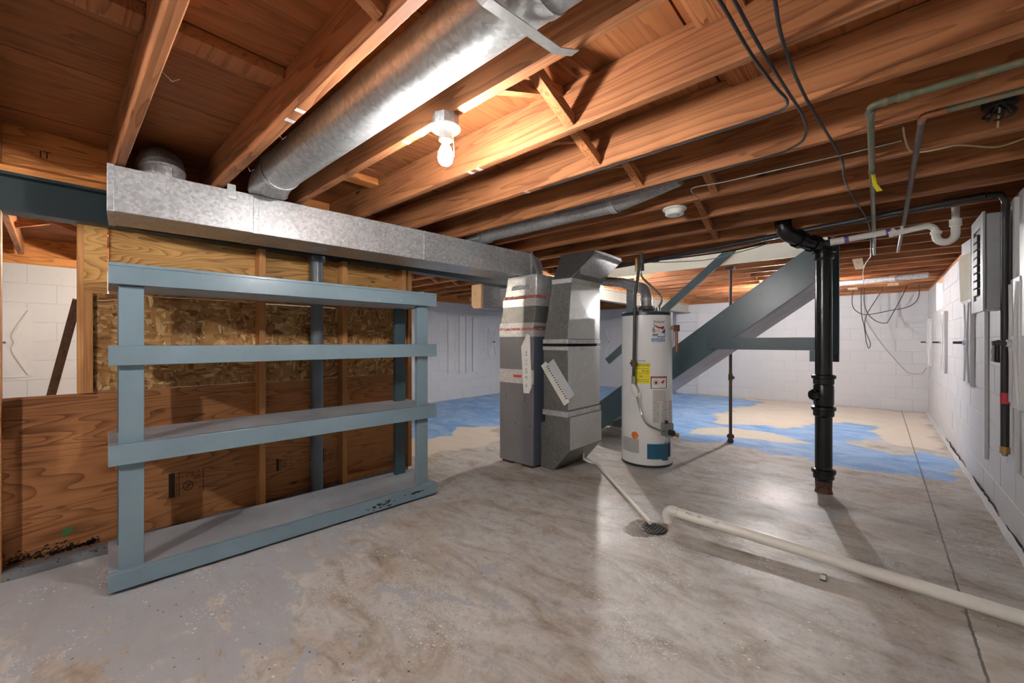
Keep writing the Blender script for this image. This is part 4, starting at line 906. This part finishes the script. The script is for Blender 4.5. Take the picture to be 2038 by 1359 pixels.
for k in range(7): a = k * .9; MB().tube(smooth_path([(.356 + .02 * math.cos(a), 2.5 + .02 * math.sin(a), 2.10), (.356 + .045 * math.cos(a + .4), 2.5 + .045 * math.sin(a + .4), 2.07), (.356 + .03 * math.cos(a + 1), 2.5 + .03 * math.sin(a + 1), 2.06)], 3), .004, 6).build('cut_wire', M['cable'], jb)
MB().tube([(.356, 2.5, 2.1), (.36, 2.56, 2.07), (.37, 2.64, 2.035)], .0035, 6).build('lead_wire', M['romex'], jb)
bp = thing('gas_main', (-.6, 3.8, 2.0), 'long black iron gas pipe running under the joists to the right wall', 'pipe')
MB().tube([(-2.1, 3.98, 1.966), (-1.64, 3.93, 1.975), (.47, 3.70, 2.04)], .021, 14).build('pipe', M['black_pipe'], bp, smooth=True)
MB().tube([(-1.66, 3.935, 1.975), (-1.60, 3.91, 1.975)], .03, 12).build('tee', M['black_pipe'], bp, smooth=True)
for x in (-.1, .3): MB().tube([(x, 3.7513 - x * .109, 2.0255 + x * .0308), (x + .05, 3.7458 - x * .109, 2.027 + x * .0308)], .027, 12).build('coupling', M['black_pipe'], bp, smooth=True)
pipe('cable', smooth_path([(-2.2, 4.16, 2.018), (-1.4, 4.13, 2.0), (-.95, 4.08, 1.995), (-.72, 4.06, 2.018)], 5), .007, 'cable', 'thick black cable sagging beside the gas main', 'cable', n=8)
pipe('cable', smooth_path([(-1.9, 4.22, 2.02), (-1.3, 4.2, 1.96), (-.95, 4.16, 1.985), (-.7, 4.12, 2.02)], 5), .004, 'grey_cable', 'thin loose wire below the gas main near the white stairwell panel', 'cable', n=6)
# smoke alarm
sa = thing('smoke_alarm', (-.985, edge(6) + .03, J), 'round white smoke alarm on the joists', 'smoke alarm')
cx_, cy_ = -.985, edge(6) + .035
MB().lathe([(.072, 0), (.074, -.006), (.07, -.012)], (cx_, cy_, J), 28).build('base', M['plastic_white'], sa, smooth=True); MB().lathe([(.058, -.012), (.06, -.016), (.056, -.04), (.05, -.045)], (cx_, cy_, J), 28).build('cover', M['plastic_white'], sa, smooth=True)
MB().lathe([(.006, -.045), (.006, -.047)], (cx_ + .025, cy_, J), 8).build('test_button', M['ink'], sa)
# far hanging cables
def w8(P, dy=0): return smooth_path([(x, 8.75 + dy + .03 * math.sin(i), z) for i, (x, z) in enumerate(P)], 5)
pipe('cable', w8([(-.296, 2.215), (-.334, 1.79), (-.233, 1.63), (-.09, 1.61), (.147, 1.66), (.346, 1.71), (.446, 1.86), (.446, 2.215)]), .006, 'cable', 'wide black cable loop hanging before the back wall', 'cable', 'black cables hanging at the back', 8)
pipe('cable', w8([(-.22, 2.215), (-.22, 1.66), (-.183, 1.41), (-.158, 1.17), (-.127, 1.06), (-.109, 1.15), (-.17, 1.37), (-.152, 1.61), (.03, 2.0), (.06, 2.215)], .07), .006, 'cable', 'longest black cable loop hanging low before the back wall', 'cable', 'black cables hanging at the back', 8)
pipe('cable', w8([(-.17, 2.215), (-.183, 1.82), (-.133, 1.61), (-.03, 1.49), (.07, 1.46), (.118, 1.52), (.31, 2.0), (.34, 2.215)], -.03), .006, 'cable', 'middle black cable loop hanging before the back wall', 'cable', 'black cables hanging at the back', 8)
pipe('cable', smooth_path([(-.197, 9.5, 1.99), (-.19, 9.5, 1.7), (-.16, 9.51, 1.5), (.06, 9.535, 1.08), (.313, 9.535, .70), (.4, 9.535, .64), (.52, 9.535, .645), (.575, 9.535, .74)], 6), .005, 'grey_cable', 'painted over grey cable drooping on the back wall corner', 'cable', n=6)
pg = thing('vent_pipe', (0, 7.3, 1.97), 'pale grey pipe crossing below the far joists', 'pipe'); MB().tube([(-1.0, 7.55, 1.985), (.45, 7.15, 1.985)], .035, 14).build('pipe', M['galv'], pg, smooth=True); MB().tube([(.1, 7.245, 1.985), (.16, 7.23, 1.985)], .042, 14).build('coupling', M['galv_bright'], pg, smooth=True)
sc = box(-.21, -.13, 5.5, 6.3, J - .012, J - .001).build('scrap_board', M['scrap'], None, origin=(-.17, 5.9, J)); so = tag(sc, 'pale scrap board nailed under the joists behind the stack', 'board')
for (x, y, l) in ((.15, 8.35, 'small square pale block under the far joists near the back wall'), (-.32, 8.6, 'small pale wood scrap hanging among the back cables')):
    tag(box(x - .06, x + .06, y - .1, y + .1, J - .02, J - .001).build('wood_scrap', M['scrap'], None, origin=(x, y, J), bevel=.003), l, 'wood scrap')
pl_ = thing('vent_pipe', (-5, 6.2, 2.0), 'grey metal pipe below the joists beyond the partition', 'pipe'); MB().tube([(-5.9, 5.38, 1.986), (-3.6, 5.39, 1.986)], .045, 14).build('pipe', M['galv'], pl_, smooth=True)
for x in (-5.4, -4.2): box(x, x + .03, 5.335, 5.435, 1.935, 1.939).build('hanger_strap', M['galv'], pl_); box(x, x + .03, 5.33, 5.334, 1.935, J + .05).build('hanger_strap', M['galv'], pl_)

# ------------------------------------------------------------------ left wall fittings, leaning board
def anchor(x, y, nrm, label, grp='wall anchor plates', w_=.30, h_=.70, z=1.16, depth=.012):
    t = thing('wall_anchor', (x, y, z), label, 'wall anchor', grp)
    s = 1 if nrm == 'x+' else -1
    def F(u, v, d): return (x + s * d, y + u, z + v) if nrm[0] == 'x' else (x + u, y - d, z + v)
    def slab_(u0, u1, v0, v1, d0, d1): return MB().hull([F(u0, v0, d0), F(u1, v0, d0), F(u1, v1, d0), F(u0, v1, d0)], [F(u0, v0, d1), F(u1, v0, d1), F(u1, v1, d1), F(u0, v1, d1)])
    slab_(-w_ / 2, w_ / 2, -h_ / 2, h_ / 2, .001, depth).build('plate', M['white_steel'], t, bevel=.003)
    for sx2 in (-1, 1): MB().tube(smooth_path([F(sx2 * w_ * .42, h_ * .46, depth), F(sx2 * .05, .09, depth + .004), F(sx2 * .065, 0, depth + .004), F(sx2 * .05, -.09, depth + .004), F(sx2 * w_ * .42, -h_ * .46, depth)], 4), .011, 8).build('pressed_rib', M['white_steel'], t, smooth=True)
    MB().tube([F(0, 0, depth), F(0, 0, depth + .01), F(0, 0, depth + .011), F(0, 0, depth + .03)], [.045, .045, .022, .022], 10).build('nut', M['white_steel'], t); MB().tube([F(0, 0, depth + .03), F(0, 0, depth + .085)], .011, 8).build('threaded_rod', M['black_pipe'] if nrm == 'x-' else M['rust'], t)
    return t
anchor(XL, -.34, 'x+', 'white anchor plate with wavy ribs seen through the partition opening', w_=.36); anchor(XL, 6.46, 'x+', 'white anchor plate with crossed ribs left of the furnace', w_=.26, h_=.66)
anchor(-5.17, YB, 'y-', 'white anchor plate on the back wall between plenum and heater', w_=.3); anchor(XL, 4.5, 'x+', 'white anchor plate half hidden behind the shelving end')
for y, l in ((9.1, 'farthest white anchor plate on the right wall by the corner'), (7.17, 'middle white anchor plate with bolt on the right wall'), (5.31, 'tall white bent anchor plate with bolt below the electrical panel'), (3.62, 'nearest anchor plate with bolt at the right picture edge')):
    anchor(XR, y, 'x-', l, w_=.30 if y > 4 else .2, h_=.74, depth=.03)
for i, (y, z0_, z1_, w_) in enumerate(((5.285, .53, 1.6, .16), (5.57, .51, 1.69, .14), (5.75, .51, 1.69, .14), (5.94, .53, 1.67, .14))):
    t = box(XL + .001, XL + .022, y - w_ / 2, y + w_ / 2, z0_, z1_).build('wall_strap', M['white_steel'], None, origin=(XL, y, z0_), bevel=.003)
    tag(t, ['lone leftmost white board fixed upright to the left wall', 'first of three adjoining white boards on the left wall', 'middle of three adjoining white boards on the left wall', 'last of three adjoining white boards on the left wall'][i], 'board', 'white boards on the left wall')
ls = MB().bar((-4.6, -.17, 0.0), (-3.95, .092, 1.445), .045, .03, (1, 0, 0)).build('leaning_board', M['dark_board'], None, origin=(-4.6, -.17, 0)); tag(ls, 'dark brown narrow board leaning beyond the plywood partition', 'board')

# ------------------------------------------------------------------ right wall: panel, conduit, box
ep = thing('electrical_panel', (.54, 4.05, 1.37), 'grey electrical panel with open door on the right wall', 'electrical panel')
box(.49, .598, 3.86, 4.25, 1.375, 1.965).build('enclosure', M['panel_grey'], ep, bevel=.004)
m = MB(); m.box(.478, .49, 3.845, 3.93, 1.36, 1.98); m.box(.478, .49, 4.18, 4.265, 1.36, 1.98); m.box(.478, .49, 3.93, 4.18, 1.36, 1.44); m.box(.478, .49, 3.93, 4.18, 1.90, 1.98); m.build('cover', M['panel_grey'], ep, bevel=.003)
for k in range(8): box(.47, .489, 3.98, 4.13, 1.47 + k * .05, 1.51 + k * .05).build('breaker', M['black_plastic'], ep, bevel=.002)
dr = MB().hull([(.476, 4.27, 1.45), (.482, 4.27, 1.45), (.462, 4.5, 1.45), (.456, 4.5, 1.45)], [(.476, 4.27, 1.89), (.482, 4.27, 1.89), (.462, 4.5, 1.89), (.456, 4.5, 1.89)]).build('door', M['panel_grey'], ep)
MB().hull([(.4745, 4.28, 1.47), (.4755, 4.28, 1.47), (.448, 4.48, 1.46), (.447, 4.48, 1.46)], [(.4745, 4.28, 1.80), (.4755, 4.28, 1.80), (.44, 4.48, 1.79), (.439, 4.48, 1.79)]).build('directory_paper', M['cream_paper'], dr)
for z in (1.47, 1.8): MB().tube([(.54, 3.8595, z), (.54, 3.858, z)], .026, 18).build('knockout', M['panel_grey'], ep)
cd = thing('conduit', (.555, 3.79, .5), 'long black vertical pipe along the right wall past the panel', 'pipe')
MB().tube([(.475, 3.70, 2.04), (.53, 3.705, 2.035), (.553, 3.73, 2.0), (.557, 3.76, 1.95), (.558, 3.78, 1.9), (.556, 3.77, .53)], .0185, 14).build('pipe', M['black_pipe'], cd, smooth=True)
MB().tube([(.556, 3.77, .545), (.556, 3.77, .505)], .022, 14).build('end_coupling', M['brass'], cd, smooth=True); MB().tube([(.556, 3.77, .505), (.556, 3.77, .49)], .013, 8).build('plug', M['chrome'], cd)
MB().tube([(.556, 3.77, .80), (.556, 3.77, .865)], .0195, 14).build('red_sticker', M['red_tag'], cd, smooth=True)
ob = thing('outlet_box', (.56, 3.93, 1.02), 'black surface outlet box behind the vertical pipe', 'outlet'); box(.535, .598, 3.86, 3.98, 1.04, 1.18).build('box_body', M['black_plastic'], ob, bevel=.006); box(.527, .536, 3.87, 3.97, 1.045, 1.175).build('cover_plate', M['black_plastic'], ob, bevel=.004)
for z in (1.075, 1.14): MB().tube([(.527, 3.92, z), (.5245, 3.92, z)], .02, 14).build('receptacle', M['grey_cable'], ob)
for i, (y, a, b, wd, l) in enumerate(((3.70, .42, 2.0, .05, 'narrow white painted batten beside the black vertical pipe'), (3.46, 1.2, 2.0, .22, 'wide white painted backing board at the right picture edge'), (4.62, .3, 1.4, .07, 'white painted batten on the right wall below the panel'))):
    t = box(.578, .599, y - wd / 2, y + wd / 2, a, b).build('wall_batten', M['white_steel'], None, origin=(.59, y, a), bevel=.003); tag(t, l, 'board', 'white battens on the right wall')

# ------------------------------------------------------------------ things on the floor
dn = thing('floor_drain', (-1.046, 2.487, 0), 'round black floor drain grate in a damp patch', 'drain')
MB().lathe([(.078, .001), (.078, .005), (.07, .006), (.07, .002), (.01, .0015)], (-1.046, 2.487, 0), 28).build('rim', M['iron'], dn, smooth=True)
mb = MB()
for k in range(-3, 4):
    w_ = math.sqrt(max(0, .07 ** 2 - (k * .02) ** 2)); mb.bar((-1.046 - w_, 2.487 + k * .02, .005), (-1.046 + w_, 2.487 + k * .02, .005), .007, .005); mb.bar((-1.046 + k * .02, 2.487 - w_, .005), (-1.046 + k * .02, 2.487 + w_, .005), .007, .005)
mb.build('grate', M['black_pipe'], dn)
co = thing('condensate_pipe', (-2.0, 3.4, 0), 'thin white plastic condensate pipe running from the furnace to the drain', 'pipe')
MB().tube([(-2.13, 3.40, .10), (-2.12, 3.39, .04), (-2.05, 3.40, .02), (-1.985, 3.40, .016), (-1.95, 3.37, .016), (-1.5, 2.93, .02), (-1.075, 2.50, .028)], .0125, 14).build('tube', M['pvc_old'], co, smooth=True)
MB().tube([(-2.02, 3.40, .018), (-1.985, 3.402, .016), (-1.955, 3.38, .016), (-1.93, 3.355, .016)], .016, 14).build('elbow', M['pvc'], co, smooth=True)
fpv = thing('floor_pipe', (-1.0, 2.645, 0), 'long white plastic pipe with elbow lying across the floor', 'pipe')
MB().tube([(-.975, 2.648, .079), (-.2, 2.645, .058), (.59, 2.64, .032)], .0302, 22).build('pipe', M['pvc_old'], fpv, smooth=True)
MB().tube([(-.955, 2.648, .079), (-.985, 2.648, .0795)] + [(-.985 - .035 * math.sin(a), 2.648, .0445 + .035 * math.cos(a)) for a in np.linspace(.3, 1.57, 5)] + [(-1.02, 2.648, .03)], .0345, 22).build('elbow', M['pvc'], fpv, smooth=True)
MB().tube([(-1.02, 2.648, .034), (-1.02, 2.648, 0.0)], .0302, 22).build('stub', M['pvc_old'], fpv, smooth=True)
mb = MB()
def onpipe(x, a):         # point on the upper front of the pipe: a turns towards the viewer
    zc_ = .079 - (x + .975) * .03; return (x, 2.647 - .0306 * math.sin(a), zc_ + .0306 * math.cos(a))
for tx, x0_, sz, a0 in (('PVC-1120', -.90, .022, .95), ('ASTM D 1785', -.74, .022, 1.0), ('NSF-PW', -.42, .016, .8), ('1 1/2 IN. SCH 40', -.12, .014, 1.0), ('280 PSI @ 73F', .06, .016, .9), ('MADE IN U.S.A.', .19, .016, .6), ('PVC-1120 ASTM D 1785 NSF', .29, .016, 1.0)):
    mb.add(*text_mesh(tx, sz, lambda a, b: onpipe(x0_ + a, a0 - b / .0306)))
mb.build('printed_lettering', M['ink'], fpv)
for i, (x, y, mt, l, s) in enumerate(((-.205, 2.515, 'plastic_white', 'tiny white plastic cap lying by the long white pipe', .011), (-.205, 2.563, 'black_plastic', 'tiny black chip touching the shadow of the long white pipe', .010))):
    t = thing('debris', (x, y, 0), l, 'debris'); box(x - s, x + s, y - s, y + s, .004 if i == 0 else 0, s * 2 if i == 0 else .006).build('cap', M[mt], t, bevel=.003)
    if i == 0: box(x - s * 1.1, x + s * 1.1, y - s * 1.1, y + s * 1.1, 0, .004).build('base', M['black_plastic'], t)

for o in list(bpy.data.objects):
    if '_o' in o: del o['_o']
